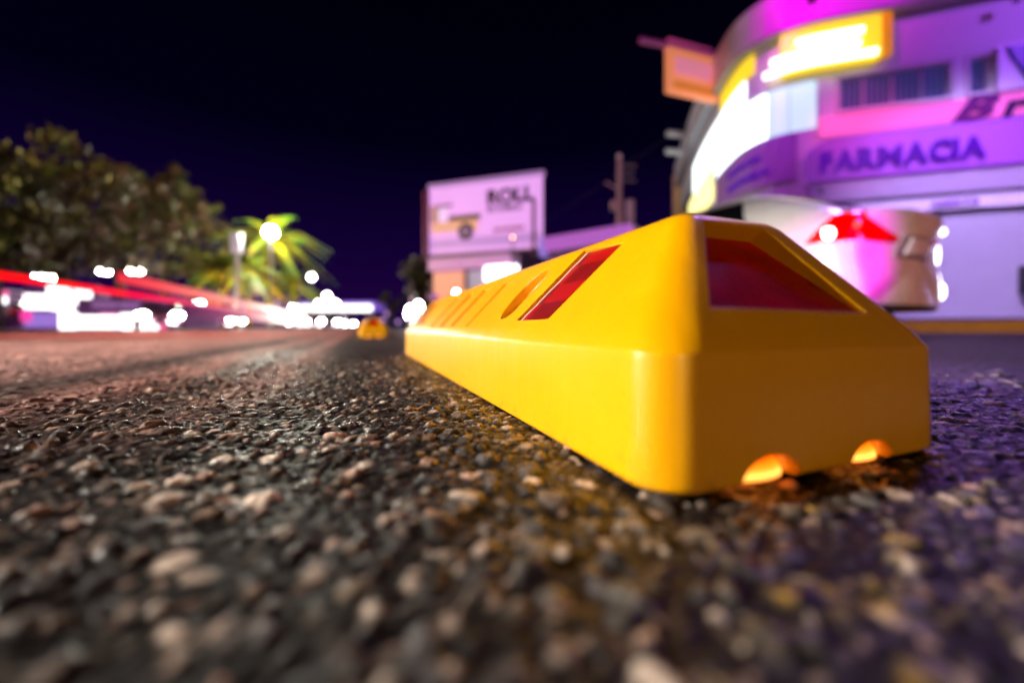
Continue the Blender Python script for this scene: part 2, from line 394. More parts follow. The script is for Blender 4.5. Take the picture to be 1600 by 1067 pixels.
win = [(.0455, .240, .0040), (.0870, .925, .0140), (.1425, .925, .0140), (.1775, .225, .0040)]
lens_w = [(.0478, .250, .0030), (.0885, .912, .0130), (.1405, .912, .0130), (.1735, .238, .0030)]
add_cut([win], front_pt, (ident, miry))
def notch(cx, rx, rz, depth, f):
    global cut
    cut = MB(); n_ = 20; b_ = [f(Vector((cx+rx*math.cos(2*math.pi*i/n_), depth, .002+rz*math.sin(2*math.pi*i/n_)))) for i in range(n_)]
    t_ = [f(Vector((cx+rx*1.08*math.cos(2*math.pi*i/n_), -.01, .002+rz*1.08*math.sin(2*math.pi*i/n_)))) for i in range(n_)]
    prism(b_, t_)
    bm = bmesh.new(); mt = cut.mesh('c', ym); bm.from_mesh(mt); bmesh.ops.recalc_face_normals(bm, faces=bm.faces); bm.to_mesh(mt); bm.free(); cutters.append(mt)
for f in (ident, miry): notch(.0715, .0205, .0125, .016, f); notch(.1555, .0190, .0115, .016, f)
# apply the cuts
cobjs = []
for c_ in cutters:
    co = bpy.data.objects.new('cutter', c_); COL.objects.link(co); cobjs.append(co)
    md = tmp.modifiers.new('cut', 'BOOLEAN'); md.object = co; md.operation = 'DIFFERENCE'; md.solver = 'EXACT'
bpy.context.view_layer.update()
body_me = bpy.data.meshes.new_from_object(tmp.evaluated_get(bpy.context.evaluated_depsgraph_get()))
tmp.modifiers.clear()
for co in cobjs: bpy.data.objects.remove(co)
body_me.name = 'body'
body_me.polygons.foreach_set('use_smooth', [True]*len(body_me.polygons)); body_me.set_sharp_from_angle(angle=R(24))
tmp.data = body_me
wn = tmp.modifiers.new('wn', 'WEIGHTED_NORMAL'); wn.keep_sharp = True; wn.weight = 100

# red prismatic reflector
rm_ = mat('red_reflector', (.62, .004, .004), .34, var=.1, scale=40, coat=.12, spec=.25)
n = rm_.node_tree.nodes; L = rm_.node_tree.links; b = n['Principled BSDF']
t = n.new('ShaderNodeTexCoord'); uvw = n.new('ShaderNodeSeparateXYZ'); L.new(t.outputs['UV'], uvw.inputs[0])
br = n.new('ShaderNodeTexBrick'); br.inputs['Scale'].default_value = 1; br.offset = 0; br.inputs['Mortar Size'].default_value = .05
br.inputs['Brick Width'].default_value = .5; br.inputs['Row Height'].default_value = .5
mpn = n.new('ShaderNodeMapping'); mpn.inputs['Scale'].default_value = (9, 14, 1); L.new(t.outputs['UV'], mpn.inputs[0]); L.new(mpn.outputs[0], br.inputs['Vector'])
ck = n.new('ShaderNodeTexChecker'); ck.inputs['Scale'].default_value = 1; mp2 = n.new('ShaderNodeMapping'); mp2.inputs['Scale'].default_value = (1.0, 3.6, 1); mp2.inputs['Location'].default_value = (.2, .3, .5)
L.new(t.outputs['UV'], mp2.inputs[0]); L.new(mp2.outputs[0], ck.inputs['Vector'])
mxa = n.new('ShaderNodeMix'); mxa.data_type = 'RGBA'; mxa.inputs[6].default_value = (.30, .001, .001, 1); mxa.inputs[7].default_value = (.075, .0, .001, 1)
br.inputs['Color1'].default_value = (1, 1, 1, 1); br.inputs['Color2'].default_value = (.8, .8, .8, 1); br.inputs['Mortar'].default_value = (.25, .25, .25, 1)
mul = n.new('ShaderNodeMath'); mul.operation = 'MULTIPLY'; L.new(ck.outputs['Fac'], mul.inputs[0]); L.new(br.outputs['Color'], mul.inputs[1])
L.new(mul.outputs[0], mxa.inputs[0]); L.new(mxa.outputs[2], b.inputs['Base Color'])
bu = n.new('ShaderNodeBump'); bu.inputs['Strength'].default_value = .5; bu.inputs['Distance'].default_value = .0006; L.new(br.outputs['Fac'], bu.inputs['Height']); L.new(bu.outputs[0], b.inputs['Normal'])

rdk = mat('dark_red_reflector', (.34, .001, .001), .30, var=.95, scale=34, coat=0, spec=.10)
n = rdk.node_tree.nodes; L = rdk.node_tree.links; b = n['Principled BSDF']
t = n.new('ShaderNodeTexCoord'); vo = n.new('ShaderNodeTexVoronoi'); vo.inputs['Scale'].default_value = 420; L.new(t.outputs['Object'], vo.inputs['Vector'])
bu = n.new('ShaderNodeBump'); bu.inputs['Strength'].default_value = .5; bu.inputs['Distance'].default_value = .0008; L.new(vo.outputs['Distance'], bu.inputs['Height']); L.new(bu.outputs[0], b.inputs['Normal'])

def plate(poly, pt, f, name, m, parent, thick=.0012):
    N = 10; vs = []; uv = []; fs = []
    A, B, C_, D_ = poly     # top-near, bottom-near, bottom-far, top-far
    for i in range(N+1):
        for j in range(4):
            u_ = j/3; w_ = i/N
            q = [(A[k]*(1-u_)+D_[k]*u_)*(1-w_)+(B[k]*(1-u_)+C_[k]*u_)*w_ for k in range(3)]
            vs.append(f(pt(q[0], q[1], -q[2]))); uv.append((u_, w_))
    for i in range(N):
        for j in range(3): fs.append((i*4+j, i*4+j+1, (i+1)*4+j+1, (i+1)*4+j))
    me_ = bpy.data.meshes.new(name); me_.from_pydata([tuple(v) for v in vs], [], fs); me_.materials.append(m)
    ul = me_.uv_layers.new(name='UVMap')
    for lp in me_.loops: ul.data[lp.index].uv = uv[lp.vertex_index]
    o = bpy.data.objects.new(name, me_); COL.objects.link(o); o.parent = parent
    md = o.modifiers.new('s', 'SOLIDIFY'); md.thickness = thick; md.offset = 0
    return o
div = thing('lane_divider', 'near yellow plastic lane divider with red reflectors, filling the middle of the photo', 'lane divider', D0, ROAD_ANG, 'yellow lane dividers in a row along the road')
tmp.name = 'body'; tmp.parent = div
for f in (ident, mirx, miry, both): plate(refl, side_pt, f, 'side_reflector', rm_, div)
for f in (ident, miry):
    o = plate([lens_w[1], lens_w[0], lens_w[3], lens_w[2]], front_pt, f, 'end_reflector', rdk, div); o['label'] = 'dark red trapezoid reflector'
# white glue line on the far edge of the near side reflector
gl = MB(); pts = [side_pt(refl[2][0]*(1-k/9)+refl[3][0]*k/9-.0006, refl[2][1]*(1-k/9)+refl[3][1]*k/9, -.0026+.0003*math.sin(k*2.1)) for k in range(10)]
gl.tube(pts, .0005, 6); gl.build('clear_rim', mat('clear_edge', (.85, .72, .62), .1, coat=1), div, 40)
gm = mat('amber_slot_glow', (.5, .06, .0), .3, emit=(1, .17, 0), es=2.1)  # light through the plastic, painted as a glowing gradient
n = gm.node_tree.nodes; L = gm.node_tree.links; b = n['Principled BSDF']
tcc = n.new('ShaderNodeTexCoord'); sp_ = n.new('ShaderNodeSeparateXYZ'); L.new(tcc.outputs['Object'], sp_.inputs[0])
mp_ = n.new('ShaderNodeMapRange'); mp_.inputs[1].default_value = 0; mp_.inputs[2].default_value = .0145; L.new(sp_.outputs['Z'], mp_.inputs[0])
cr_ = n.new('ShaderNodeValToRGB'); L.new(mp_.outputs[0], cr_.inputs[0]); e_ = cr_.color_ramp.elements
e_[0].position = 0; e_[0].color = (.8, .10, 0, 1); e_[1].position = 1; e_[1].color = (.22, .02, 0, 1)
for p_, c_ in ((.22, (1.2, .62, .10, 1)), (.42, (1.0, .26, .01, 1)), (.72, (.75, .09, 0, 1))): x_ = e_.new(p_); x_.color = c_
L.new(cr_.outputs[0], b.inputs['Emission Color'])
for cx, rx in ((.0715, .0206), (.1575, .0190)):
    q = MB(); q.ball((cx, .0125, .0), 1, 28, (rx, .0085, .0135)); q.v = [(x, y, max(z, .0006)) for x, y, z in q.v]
    ob = q.build('slot_glow', gm, div, 60); ob['label'] = 'orange light through the plastic at a drain slot, built as a glowing lens'

d2 = copy_tree(div)
d2.location = D0+V*(42*H)-U*(.13); d2['label'] = 'farther yellow lane divider, blurred, seen just left behind the near one'
d3 = copy_tree(div); d3.location = D0+V*(68*H)-U*(.14); d3['label'] = 'third yellow lane divider, a tiny blur farthest down the row'

# ------------------------------------------------------------------ the pharmacy on the corner
ctrl = [(14.1,5.85),(9.3,7.3),(6.6,8.12),(6.05,8.32),(5.65,8.58),(5.43,8.98),(5.40,9.5),(5.58,10.6),(6.0,12.5),(6.7,15.0),(7.4,17.4)]
PL = [Vector(ctrl[0])]; Cc = [Vector(c) for c in ctrl]
for i in range(len(Cc)-1):
    p0 = Cc[max(i-1, 0)]; p1 = Cc[i]; p2 = Cc[i+1]; p3 = Cc[min(i+2, len(Cc)-1)]
    for k in range(1, 9):
        t = k/8
        PL.append(p1+(p2-p1)*t if i < 2 else .5*((2*p1)+(-p0+p2)*t+(2*p0-5*p1+4*p2-p3)*t*t+(-p0+3*p1-3*p2+p3)*t**3))
SL = [0.0]
for i in range(1, len(PL)): SL.append(SL[-1]+(PL[i]-PL[i-1]).length)
def wall(s, off=0.0, z=0.0):
    s = max(0, min(SL[-1]-1e-4, s)); i = max(k for k in range(len(SL)-1) if SL[k] <= s); t = (s-SL[i])/(SL[i+1]-SL[i])
    p = PL[i].lerp(PL[i+1], t)
    def nrm(k):
        a = PL[max(k-1, 0)]; b = PL[min(k+1, len(PL)-1)]; d = (b-a).normalized(); return Vector((-d.y, d.x))
    nn = nrm(i).lerp(nrm(i+1), t).normalized(); q = p+nn*off
    return Vector((q.x, q.y, z)), nn
def slab(mb, s0, s1, z0, z1, o0, o1, z0b=None, z1b=None, n_=None):
    """a slab that follows the curve of the wall, between offsets o0 and o1"""
    n_ = n_ or max(1, int((s1-s0)/.25)); vs = []; fs = []
    for i in range(n_+1):
        t = i/n_; s = s0+(s1-s0)*t; a = z0+((z0b if z0b is not None else z0)-z0)*t; b_ = z1+((z1b if z1b is not None else z1)-z1)*t
        vs += [wall(s, o0, a)[0], wall(s, o1, a)[0], wall(s, o1, b_)[0], wall(s, o0, b_)[0]]
    for i in range(n_):
        for j in range(4): fs.append((i*4+j, i*4+(j+1)%4, (i+1)*4+(j+1)%4, (i+1)*4+j))
    fs += [(0, 1, 2, 3)[::-1], tuple(n_*4+j for j in range(4))]
    mb.add(vs, fs)
def wslab(name, m, parent, *a, **k):
    q = MB(); slab(q, *a, **k); return q.build(name, m, parent)
white = mat('painted_plaster', (.74, .72, .74), .6, var=.06, scale=2, bump=.15)
whiteg = mat('white_sheet_metal', (.76, .74, .78), .35, var=.05, scale=3)
shut = mat('shutter_metal', (.70, .69, .76), .38, metal=.0, var=.08, scale=2.5)
dark = mat('dark_metal', (.03, .03, .035), .4)
blueg = mat('window_glass', (.02, .05, .16), .12, var=.3, emit=(.05, .10, .45), es=.22)
ph = thing('pharmacy_building', 'white round cornered pharmacy building lit magenta and violet behind the car', 'building')
wslab('wall', white, ph, 0, 18.0, 5.22, 6.25, -.3, 0)
wslab('wall', white, ph, 0, 5.38, 4.36, 5.219, -.3, 0); wslab('wall', white, ph, 5.79, 5.93, 4.40, 5.219, -.3, 0); wslab('wall', white, ph, 7.84, 8.15, 4.40, 5.219, -.3, 0)
wslab('wall', white, ph, 0, 8.15, 3.0, 4.399, -.3, 0)
wslab('wall', white, ph, 8.16, 18.0, .2, 4.2, -.3, 0)
wslab('wall', white, ph, 0, 8.15, 2.30, 2.99, -.3, -.06)
fa = wslab('fascia', whiteg, ph, 1.0, 18.0, 6.262, 6.98, -.3, .26)
wslab('fascia_cap', whiteg, ph, 1.0, 18.0, 6.982, 7.05, -.3, .30)
wslab('fascia_trim', mat('grey_trim', (.35, .33, .38), .4), ph, 1.0, 18.0, 6.205, 6.259, .012, .285)
q = MB(); p_, n_ = wall(8.31, .27, 6.66); q.ball(p_, .09, 12, (1, 1, .7)); q.build('floodlight', dark, ph, 60)
q = MB(); p_, n_ = wall(5.23, .27, 5.95); q.ball(p_, .07, 12); q.build('security_camera', dark, ph, 60)
# roof slab closes the volume
q = MB(); rp_ = [wall(s, -.28, 6.3)[0] for s in np.linspace(0, 18, 40)]; cen = [Vector((16, 12, 6.3)), ]
top = rp_+[Vector((14.5, 18, 6.3)), Vector((18, 10, 6.3))]; q.add(top, [tuple(range(len(top)))]); q.build('roof', white, ph)
# barred windows
def window(s0, s1, z0, z1, nb):
    g = wslab('window', blueg, ph, s0, s1, z0, z1, -.16, -.14)
    fr = MB(); slab(fr, s0, s1, z1-.05, z1-.002, -.138, .01); slab(fr, s0, s1, z0+.002, z0+.05, -.138, .03)
    slab(fr, s0+.002, s0+.05, z0+.052, z1-.052, -.138, .01); slab(fr, s1-.05, s1-.002, z0+.052, z1-.052, -.138, .01)
    fr.build('frame', white, g)
    for k in range(1, nb):
        s = s0+(s1-s0)*k/nb; q = MB(); q.tube([wall(s, -.05, z0+.052)[0], wall(s, -.05, z1-.052)[0]], .011 if k % 5 else .03, 6); q.build('bar', barm, g)
barm = mat('bar_paint', (.34, .25, .40), .5)
window(5.95, 7.82, 4.43, 5.20, 20); window(5.40, 5.77, 4.43, 5.20, 4)
# glazed corner, lit from inside
gw = glow('lit_glass', (.84, .97, 1.0), 2.6); gy = glow('lit_yellow_panel', (1.0, .72, .02), .95); gyw = glow('tube_light', (1.0, .95, .70), 3.2); gy2 = glow('lit_cream_panel', (1.0, .90, .35), 1.6)
gpale = glow('lit_pale_glass', (.62, .86, .95), .85)
for a, b_ in ((8.17, 8.62), (8.64, 9.06), (9.08, 9.55)):
    o = wslab('glass_pane', gpale if a < 8.7 else gw, ph, a, b_, 4.24, 5.20, -.10, -.04, n_=4)
for a, b_ in ((9.57, 10.4), (10.42, 11.5), (11.52, 13.1), (13.12, 14.6)):
    wslab('glass_pane', gw, ph, a, b_, 4.24 if b_ < 11.6 else 4.70, 5.75, -.10, .02, n_=6)
wslab('yellow_panel', gy, ph, 9.30, 10.9, 5.78, 6.19, .03, .06, n_=6)
wslab('cream_panel', gy2, ph, 11.7, 15.4, 3.7, 4.66, .03, .06)
yb = thing('yellow_sign', 'bright yellow light box sign under the magenta roof fascia on the corner', 'sign', wall(8, 0, 5.3)[0]*1)
yb.location = (0, 0, 0)
wslab('light_box', gy, yb, 7.17, 8.78, 5.36, 6.18, .03, .20, n_=10)
wslab('side_panel', mat('amber_paint', (.75, .36, .01), .4, emit=(1, .45, 0), es=.35), yb, 7.0, 7.165, 5.36, 6.20, .03, .21)
for z_, sa_, sb_ in ((5.44, 7.28, 9.0), (5.66, 7.55, 8.9), (5.90, 7.50, 8.55)):
    q = MB(); q.tube([wall(sa_+(sb_-sa_)*k/8, .27, z_-.02)[0] for k in range(9)], .065, 8); q.build('light_tube', gyw, yb, 50)
# sign band
wslab('sign_band', glow('pink_band', (1.0, .16, .56), .55), ph, 4.3, 8.13, 3.98, 4.38, .012, .05)
fbx = thing('farmacia_sign', 'violet shop sign band reading FARMACIA above the roller shutter', 'sign')
q = MB(); N = 26
for i in range(N):
    a = 4.3+(8.36-4.3)*i/N; b_ = 4.3+(8.36-4.3)*(i+1)/N
    hgt = lambda s: 3.90-.25*max(0, (s-7.9)/.46)**2-.02*(s < 6)
    slab(q, a, b_, 3.06, hgt(a), .02, .16, z1b=hgt(b_), n_=1)
q.build('panel', glow('violet_panel', (.52, .12, .86), .16), fbx)
lm = mat('violet_letter', (.03, .0, .12), .4, emit=(.16, .0, .70), es=.42)
def put_text(parent, body, s, z, size, m, off, name='letter', shear=0, step=None, bold=.004, ext=.015, wscale=1.0):
    """letters set one by one along the wall, reading left to right (falling s)"""
    for ch in body:
        if ch == ' ': s -= size*.35; continue
        me_ = text_mesh(name, ch, size, m, ext, shear, bold*(.6 if ch == 'M' else 1))
        xsn = [v.co.x for v in me_.vertices]; wd = (max(xsn)-min(xsn))*wscale*(1.22 if ch == 'M' else 1); ws_ = wscale*(1.22 if ch == 'M' else 1)
        p, nn = wall(s-wd/2, off, z)
        tx = Vector((-nn.y, nn.x, 0))         # to the right as seen from the street
        o = bpy.data.objects.new(name, me_); COL.objects.link(o); o.parent = parent
        M = Matrix((( tx.x, 0, nn.x, 0), (tx.y, 0, nn.y, 0), (0, 1, 0, 0), (0, 0, 0, 1)))
        M = Matrix.Translation(Vector((p.x, p.y, z))-tx*(wd/2+min(xsn)*ws_)) @ M @ Matrix.Diagonal((ws_, 1, 1, 1))
        o.matrix_world = M
        s -= wd+(step if step is not None else size*.12)
put_text(fbx, 'FARMACIA', 8.17, 3.23, .52, lm, .19, wscale=.87, bold=.026, step=.020)
vs_ = thing('corner_sign', 'white panel with a big blue V at the upper right edge', 'sign')
wslab('panel', mat('lilac_sheet', (.70, .60, .80), .4), vs_, 3.6, 5.37, 4.42, 5.24, .02, .10)
q = MB()
for (a0, a1, b0, b1) in ((5.26, 4.93, 4.95, 4.70), (4.10, 4.42, 4.72, 4.95)):
    pts = [wall(b0, .105, 4.47)[0], wall(b1, .105, 4.47)[0], wall(a1, .105, 5.19)[0], wall(a0, .105, 5.19)[0]]; pt2 = [wall(b0, .14, 4.47)[0], wall(b1, .14, 4.47)[0], wall(a1, .14, 5.19)[0], wall(a0, .14, 5.19)[0]]
    q.add(pts+pt2, [(3, 2, 1, 0), (4, 5, 6, 7), (0, 1, 5, 4), (1, 2, 6, 5), (2, 3, 7, 6), (3, 0, 4, 7)])
q.build('letter', mat('blue_letter', (.0, .0, .22), .4, emit=(0, 0, .6), es=.18), vs_)
bs = thing('script_lettering', 'dark magenta slanted letters Br on the pink band, right edge', 'sign')
put_text(bs, 'B', 6.06, 3.95, .62, mat('magenta_letter', (.10, .0, .09), .4), .08, shear=.45, wscale=1.5, bold=.03)
put_text(bs, 'r', 5.33, 3.92, .62, mat('black_letter', (.03, .0, .05), .4), .08, shear=.3, wscale=1.2, bold=.025)
cs = thing('small_sign', 'violet panel with two lines of small lettering on the rounded corner', 'sign')
wslab('panel', mat('lilac_panel', (.55, .30, .62), .4), cs, 8.52, 11.2, 3.16, 4.16, .03, .07)
put_text(cs, 'FARMACIA', 10.25, 3.72, .22, lm, .09, step=.012)
put_text(cs, 'ECONOMICA', 10.25, 3.38, .22, lm, .09, step=.006)
# eave, lit header, shutter, base
wslab('eave', mat('eave_paint', (.42, .34, .46), .6), ph, 1.0, 8.36, 2.62, 2.985, -.02, .13)
wslab('header', mat('header_paint', (.80, .76, .82), .4), ph, 1.0, 8.3, 2.32, 2.56, -.04, .08)
hm_ = mat('header_letter', (.25, .05, .5), .4)
put_text(ph, 'ABIERTO', 6.35, 2.38, .15, hm_, .09, name='header_letter', step=.02)
sh = MB(); N = 46; s0, s1 = 3.0, 8.1
for k in range(N):
    z0 = .27+k*2.03/N; slab(sh, s0, s1, z0, z0+2.03/N*.72, -.06, -.002); slab(sh, s0, s1, z0+2.03/N*.72, z0+2.03/N, -.06, -.03)
sho = sh.build('roller_shutter', shut, ph); sho['kind'] = 'stuff'
wslab('door_pillar', white, ph, 8.1, 8.14, .21, 2.3, -.02, .05); wslab('wall', white, ph, 0, 2.99, .2, 2.29, -.3, 0)
q = MB(); slab(q, 4.86, 5.03, .68, 1.20, .0, .12); q.build('lock_box', dark, ph)
# brackets, pole sign
for s_, z_ in ((14.49, 7.39), (14.92, 6.95)):
    p, nn = wall(s_, .28, z_-.55); q = MB(); q.tube([p-Vector((nn.x, nn.y, 0))*.1, p+Vector((nn.x, nn.y, 0))*.55+Vector((-.2, -.35, 0))], .10, 8); q.build('pipe', whiteg, ph, 40)
hs = thing('hanging_sign', 'orange lit square sign hanging from a pole beside the round corner', 'sign')
gor = glow('orange_sign', (1.0, .30, .13), .62)
pA = at(1000, 9.9, 63); pB = at(1145, 10.8, 92); pB = Vector((pB.x, pB.y, pB.z))
q = MB(); q.tube([pA, pB], .075, 8); q.build('arm', mat('arm_paint', (.35, .08, .20), .5, emit=(.5, .03, .25), es=.12), hs, 40)
a = at(1041, 10.15); b_ = at(1120, 10.65); mid = (a+b_)/2; ang = math.atan2(b_.y-a.y, b_.x-a.x); wd = (b_-a).length
q = MB(); q.box((mid.x, mid.y, H+(512-119)/FP*10.4), (wd, .14, 1.15), ang, bev=.02); q.build('panel', gor, hs)
q = MB(); q.box((mid.x, mid.y-.09, H+(512-112)/FP*10.4), (wd*.72, .02, .45), ang); q.build('picture', glow('sign_picture', (.95, .28, .42), .6), hs)
q = MB(); q.box((mid.x, mid.y-.09, H+(512-142)/FP*10.4), (wd*.75, .02, .16), ang); q.build('caption', glow('sign_caption', (.8, .22, .03), .5), hs)
q = MB(); q.box((mid.x-.1, mid.y, H+(512-80)/FP*10.4), (wd*.85, .2, .26), ang); q.build('hood', glow('hood_pink', (.85, .10, .32), .30), hs)
# kerb and pavement before the pharmacy
yk = mat('yellow_kerb', (.62, .32, .01), .5, var=.25, scale=9, bump=.2)
kb = wslab('kerb', yk, None, 0.2, 17.8, -.02, .19, .98, 1.12); tag(kb, 'yellow painted kerb in front of the pharmacy shutter', kind='structure')
sw = wslab('pavement', mat('pavement_concrete', (.34, .32, .33), .7, var=.2, bump=.3), None, 0.0, 18.0, -.02, .198, -.2, .979); tag(sw, kind='structure')
# coloured shop lights washing the facade
lamp('magenta_wash', 'SPOT', (4.6, 6.3, 7.2), 400, (.95, .0, .85), .15, target=(6.5, 8.3, 6.75), spot=75, blend=1)
lamp('pink_wash', 'SPOT', (6.6, 4.9, 6.2), 620, (1.0, .10, .50), .2, target=(7.0, 7.9, 4.1), spot=34, blend=1)
lamp('violet_wash', 'SPOT', (10.5, 4.0, 6.8), 600, (.38, .09, 1.0), .3, target=(8.0, 7.4, 4.6), spot=100, blend=1)
lamp('lilac_wash', 'SPOT', (6.9, 4.6, 7.0), 4000, (.60, .40, 1.0), .25, target=(8.9, 7.2, .3), spot=66, blend=1)

lamp('corner_wash', 'SPOT', (2.5, 5.5, 7.0), 700, (.62, .06, 1.0), .3, target=(5.6, 9.4, 3.8), spot=50, blend=1)

# ------------------------------------------------------------------ cars
def car_body():
    st = [(-.01,.80),(.05,.86),(.25,.92),(.6,.965),(1.0,1.0),(2.2,1.0),(3.4,.99),(4.0,.95),(4.3,.88),(4.42,.78)]
    vs = []; fs = []
    prof = [(0,.22),(.62,.21),(.88,.24),(.97,.33),(1.0,.52),(1.0,.68),(.985,.82),(.95,.93),(.86,None),(.5,None),(0,None)]
    def deck(y):
        return float(np.interp(y, [0,.1,.35,.7,1.1,3.0,3.4,3.9,4.3,4.42],[1.04,1.08,1.10,1.09,1.05,1.0,.96,.88,.76,.68]))
    NP = len(prof); hw = .86
    for (y, s) in st:
        ring = []
        for k, (px_, pz) in enumerate(prof):
            z = pz; dk = deck(y)
            if z is None: z = dk-(.045 if k == 8 else .008 if k == 9 else 0)
            else: z = .21+(z-.21)*(dk-.10-.21)/(.93-.21) if z > .5 else z
            x = px_*hw*s
            yy = y
            if y < .5: yy += .20*abs(px_)**4*(1-y/.5); yy += (-.035 if .28 < z < .62 else 0)*(1-y/.5); yy += max(0, .28-z)*1.2*(1-y/.5)
            if y > 3.9: yy -= .28*abs(px_)**4*((y-3.9)/.52)
            ring.append((x, yy, z))
        full = ring+[(-x, yy, z) for x, yy, z in ring[-2:0:-1]]
        vs += full
    M = len(full)
    for i in range(len(st)-1):
        for j in range(M): fs.append((i*M+j, (i+1)*M+j, (i+1)*M+(j+1)%M, i*M+(j+1)%M))
    fs.append(tuple(range(M))); fs.append(tuple((len(st)-1)*M+j for j in range(M))[::-1])
    return vs, fs
def subd(vs, fs, name, m, lv=2):
    me_ = bpy.data.meshes.new(name); me_.from_pydata(vs, [], fs)
    bm = bmesh.new(); bm.from_mesh(me_); bmesh.ops.recalc_face_normals(bm, faces=bm.faces)
    # fan the end caps so that they subdivide evenly
    for f in [f for f in bm.faces if len(f.verts) > 4]: bmesh.ops.poke(bm, faces=[f])
    bm.to_mesh(me_); bm.free()
    o = bpy.data.objects.new(name, me_); COL.objects.link(o); md = o.modifiers.new('s', 'SUBSURF'); md.levels = lv; md.render_levels = lv
    bpy.context.view_layer.update()
    m2 = bpy.data.meshes.new_from_object(o.evaluated_get(bpy.context.evaluated_depsgraph_get())); bpy.data.objects.remove(o)
    m2.materials.clear(); m2.materials.append(m); m2.name = name
    m2.polygons.foreach_set('use_smooth', [True]*len(m2.polygons)); return m2
paint = mat('white_car_paint', (.66, .62, .62), .28, var=.02, coat=.9)
paint_d = mat('dark_car_paint', (.10, .03, .08), .3, var=.05, coat=.8)
paint_v = mat('violet_lit_paint', (.30, .16, .55), .3, var=.05, coat=.8)  # violet light on the car, put into its paint colour
cglass = mat('car_glass', (.006, .006, .009), .05, var=.1, coat=.5)
rubber = mat('tyre_rubber', (.02, .02, .02), .8, bump=.2); rimm = mat('wheel_rim', (.5, .5, .52), .3, metal=.9)
redl = mat('tail_lens', (.55, .0, .0), .08, var=.6, scale=14, coat=1, emit=(1, .0, .0), es=.14)
redl_in = glow('lit_tail_bulb', (1.0, .75, .65), 9); redm = glow('lit_red_bulb', (1.0, .02, .01), 1.8)
chrome = mat('chrome', (.8, .8, .82), .12, metal=1, var=.02)
headl = glow('headlight_on', (1.0, .93, .84), 180); clearl = glow('clear_white_glow', (.93, .92, 1.0), 6.0)
def build_car(label, pm, detailed, group=None):
    c = thing('car', label, 'car', group=group)
    vs, fs = car_body(); bme = subd(vs, fs, 'body', pm)
    bo = bpy.data.objects.new('body', bme); COL.objects.link(bo); bo.parent = c
    # cabin
    def ring(y0, y1, hw, z, n_=9):
        return [(-hw+.10*0, y0+.12, z), (-hw*.55, y0, z), (hw*.55, y0, z), (hw, y0+.12, z), (hw, (y0+y1)/2, z), (hw*.96, y1-.15, z), (hw*.55, y1, z), (-hw*.55, y1, z), (-hw*.96, y1-.15, z), (-hw, (y0+y1)/2, z)]
    rings = [ring(.10, 3.45, .82, .96), ring(.20, 3.35, .80, 1.04), ring(.55, 3.0, .73, 1.24), ring(.92, 2.62, .645, 1.40), ring(1.12, 2.40, .58, 1.455), ring(1.4, 2.1, .35, 1.475)]
    vv = []; ff = []; 
    for r_ in rings: vv += r_
    M = 10
    for i in range(len(rings)-1):
        for j in range(M): ff.append((i*M+j, i*M+(j+1)%M, (i+1)*M+(j+1)%M, (i+1)*M+j))
    ff.append(tuple((len(rings)-1)*M+j for j in range(M)))
    cab = bpy.data.objects.new('cabin', subd(vv, ff, 'cabin', pm)); COL.objects.link(cab); cab.parent = c
    bv = BVHTree.FromPolygons([v.co for v in cab.data.vertices], [p.vertices[:] for p in cab.data.polygons])
    bb = BVHTree.FromPolygons([v.co for v in bo.data.vertices], [p.vertices[:] for p in bo.data.polygons])
    def patch(poly, tree, side, name, m_, off=.006, par=None, n1=10):
        """a panel that hugs the side of the car: poly is four (y, z) corners"""
        A, B, C_, D_ = poly; vs_ = []; fs_ = []
        for i in range(n1+1):
            for j in range(n1+1):
                u_, w_ = i/n1, j/n1
                y_ = (A[0]*(1-u_)+B[0]*u_)*(1-w_)+(D_[0]*(1-u_)+C_[0]*u_)*w_; z_ = (A[1]*(1-u_)+B[1]*u_)*(1-w_)+(D_[1]*(1-u_)+C_[1]*u_)*w_
                h_ = tree.ray_cast(Vector((side*3, y_, z_)), Vector((-side, 0, 0)))[0]
                vs_.append(((h_.x if h_ else side*.5)+side*off, y_, z_))
        for i in range(n1):
            for j in range(n1):
                k = i*(n1+1)+j; fs_.append((k, k+1, k+n1+2, k+n1+1))
        q = MB(); q.add(vs_, fs_); o_ = q.build(name, m_, par or c, 60); md = o_.modifiers.new('s', 'SOLIDIFY'); md.thickness = .008; md.offset = 0; return o_
    def ypatch(poly, tree, dirn, name, m_, off=.006, n1=10):
        A, B, C_, D_ = poly; vs_ = []; fs_ = []
        for i in range(n1+1):
            for j in range(n1+1):
                u_, w_ = i/n1, j/n1
                x_ = (A[0]*(1-u_)+B[0]*u_)*(1-w_)+(D_[0]*(1-u_)+C_[0]*u_)*w_; z_ = (A[1]*(1-u_)+B[1]*u_)*(1-w_)+(D_[1]*(1-u_)+C_[1]*u_)*w_
                h_ = tree.ray_cast(Vector((x_, -3 if dirn > 0 else 8, z_)), Vector((0, dirn, 0)))[0]
                vs_.append((x_, (h_.y if h_ else 1)-dirn*off, z_))
        for i in range(n1):
            for j in range(n1):
                k = i*(n1+1)+j; fs_.append((k, k+1, k+n1+2, k+n1+1))
        q = MB(); q.add(vs_, fs_); o_ = q.build(name, m_, c, 60); md = o_.modifiers.new('s', 'SOLIDIFY'); md.thickness = .008; md.offset = 0; return o_
    for sd in (-1, 1):
        patch([(1.06, 1.06), (1.20, 1.37), (1.92, 1.385), (1.92, 1.05)], bv, sd, 'side_window', cglass)
        patch([(2.0, 1.05), (2.0, 1.385), (2.30, 1.36), (2.85, 1.05)], bv, sd, 'side_window', cglass)
    ypatch([(-.52, 1.10), (.52, 1.10), (.42, 1.36), (-.42, 1.36)], bv, 1, 'rear_window', cglass)
    ypatch([(-.56, 1.08), (.56, 1.08), (.46, 1.36), (-.46, 1.36)], bv, -1, 'windscreen', cglass)
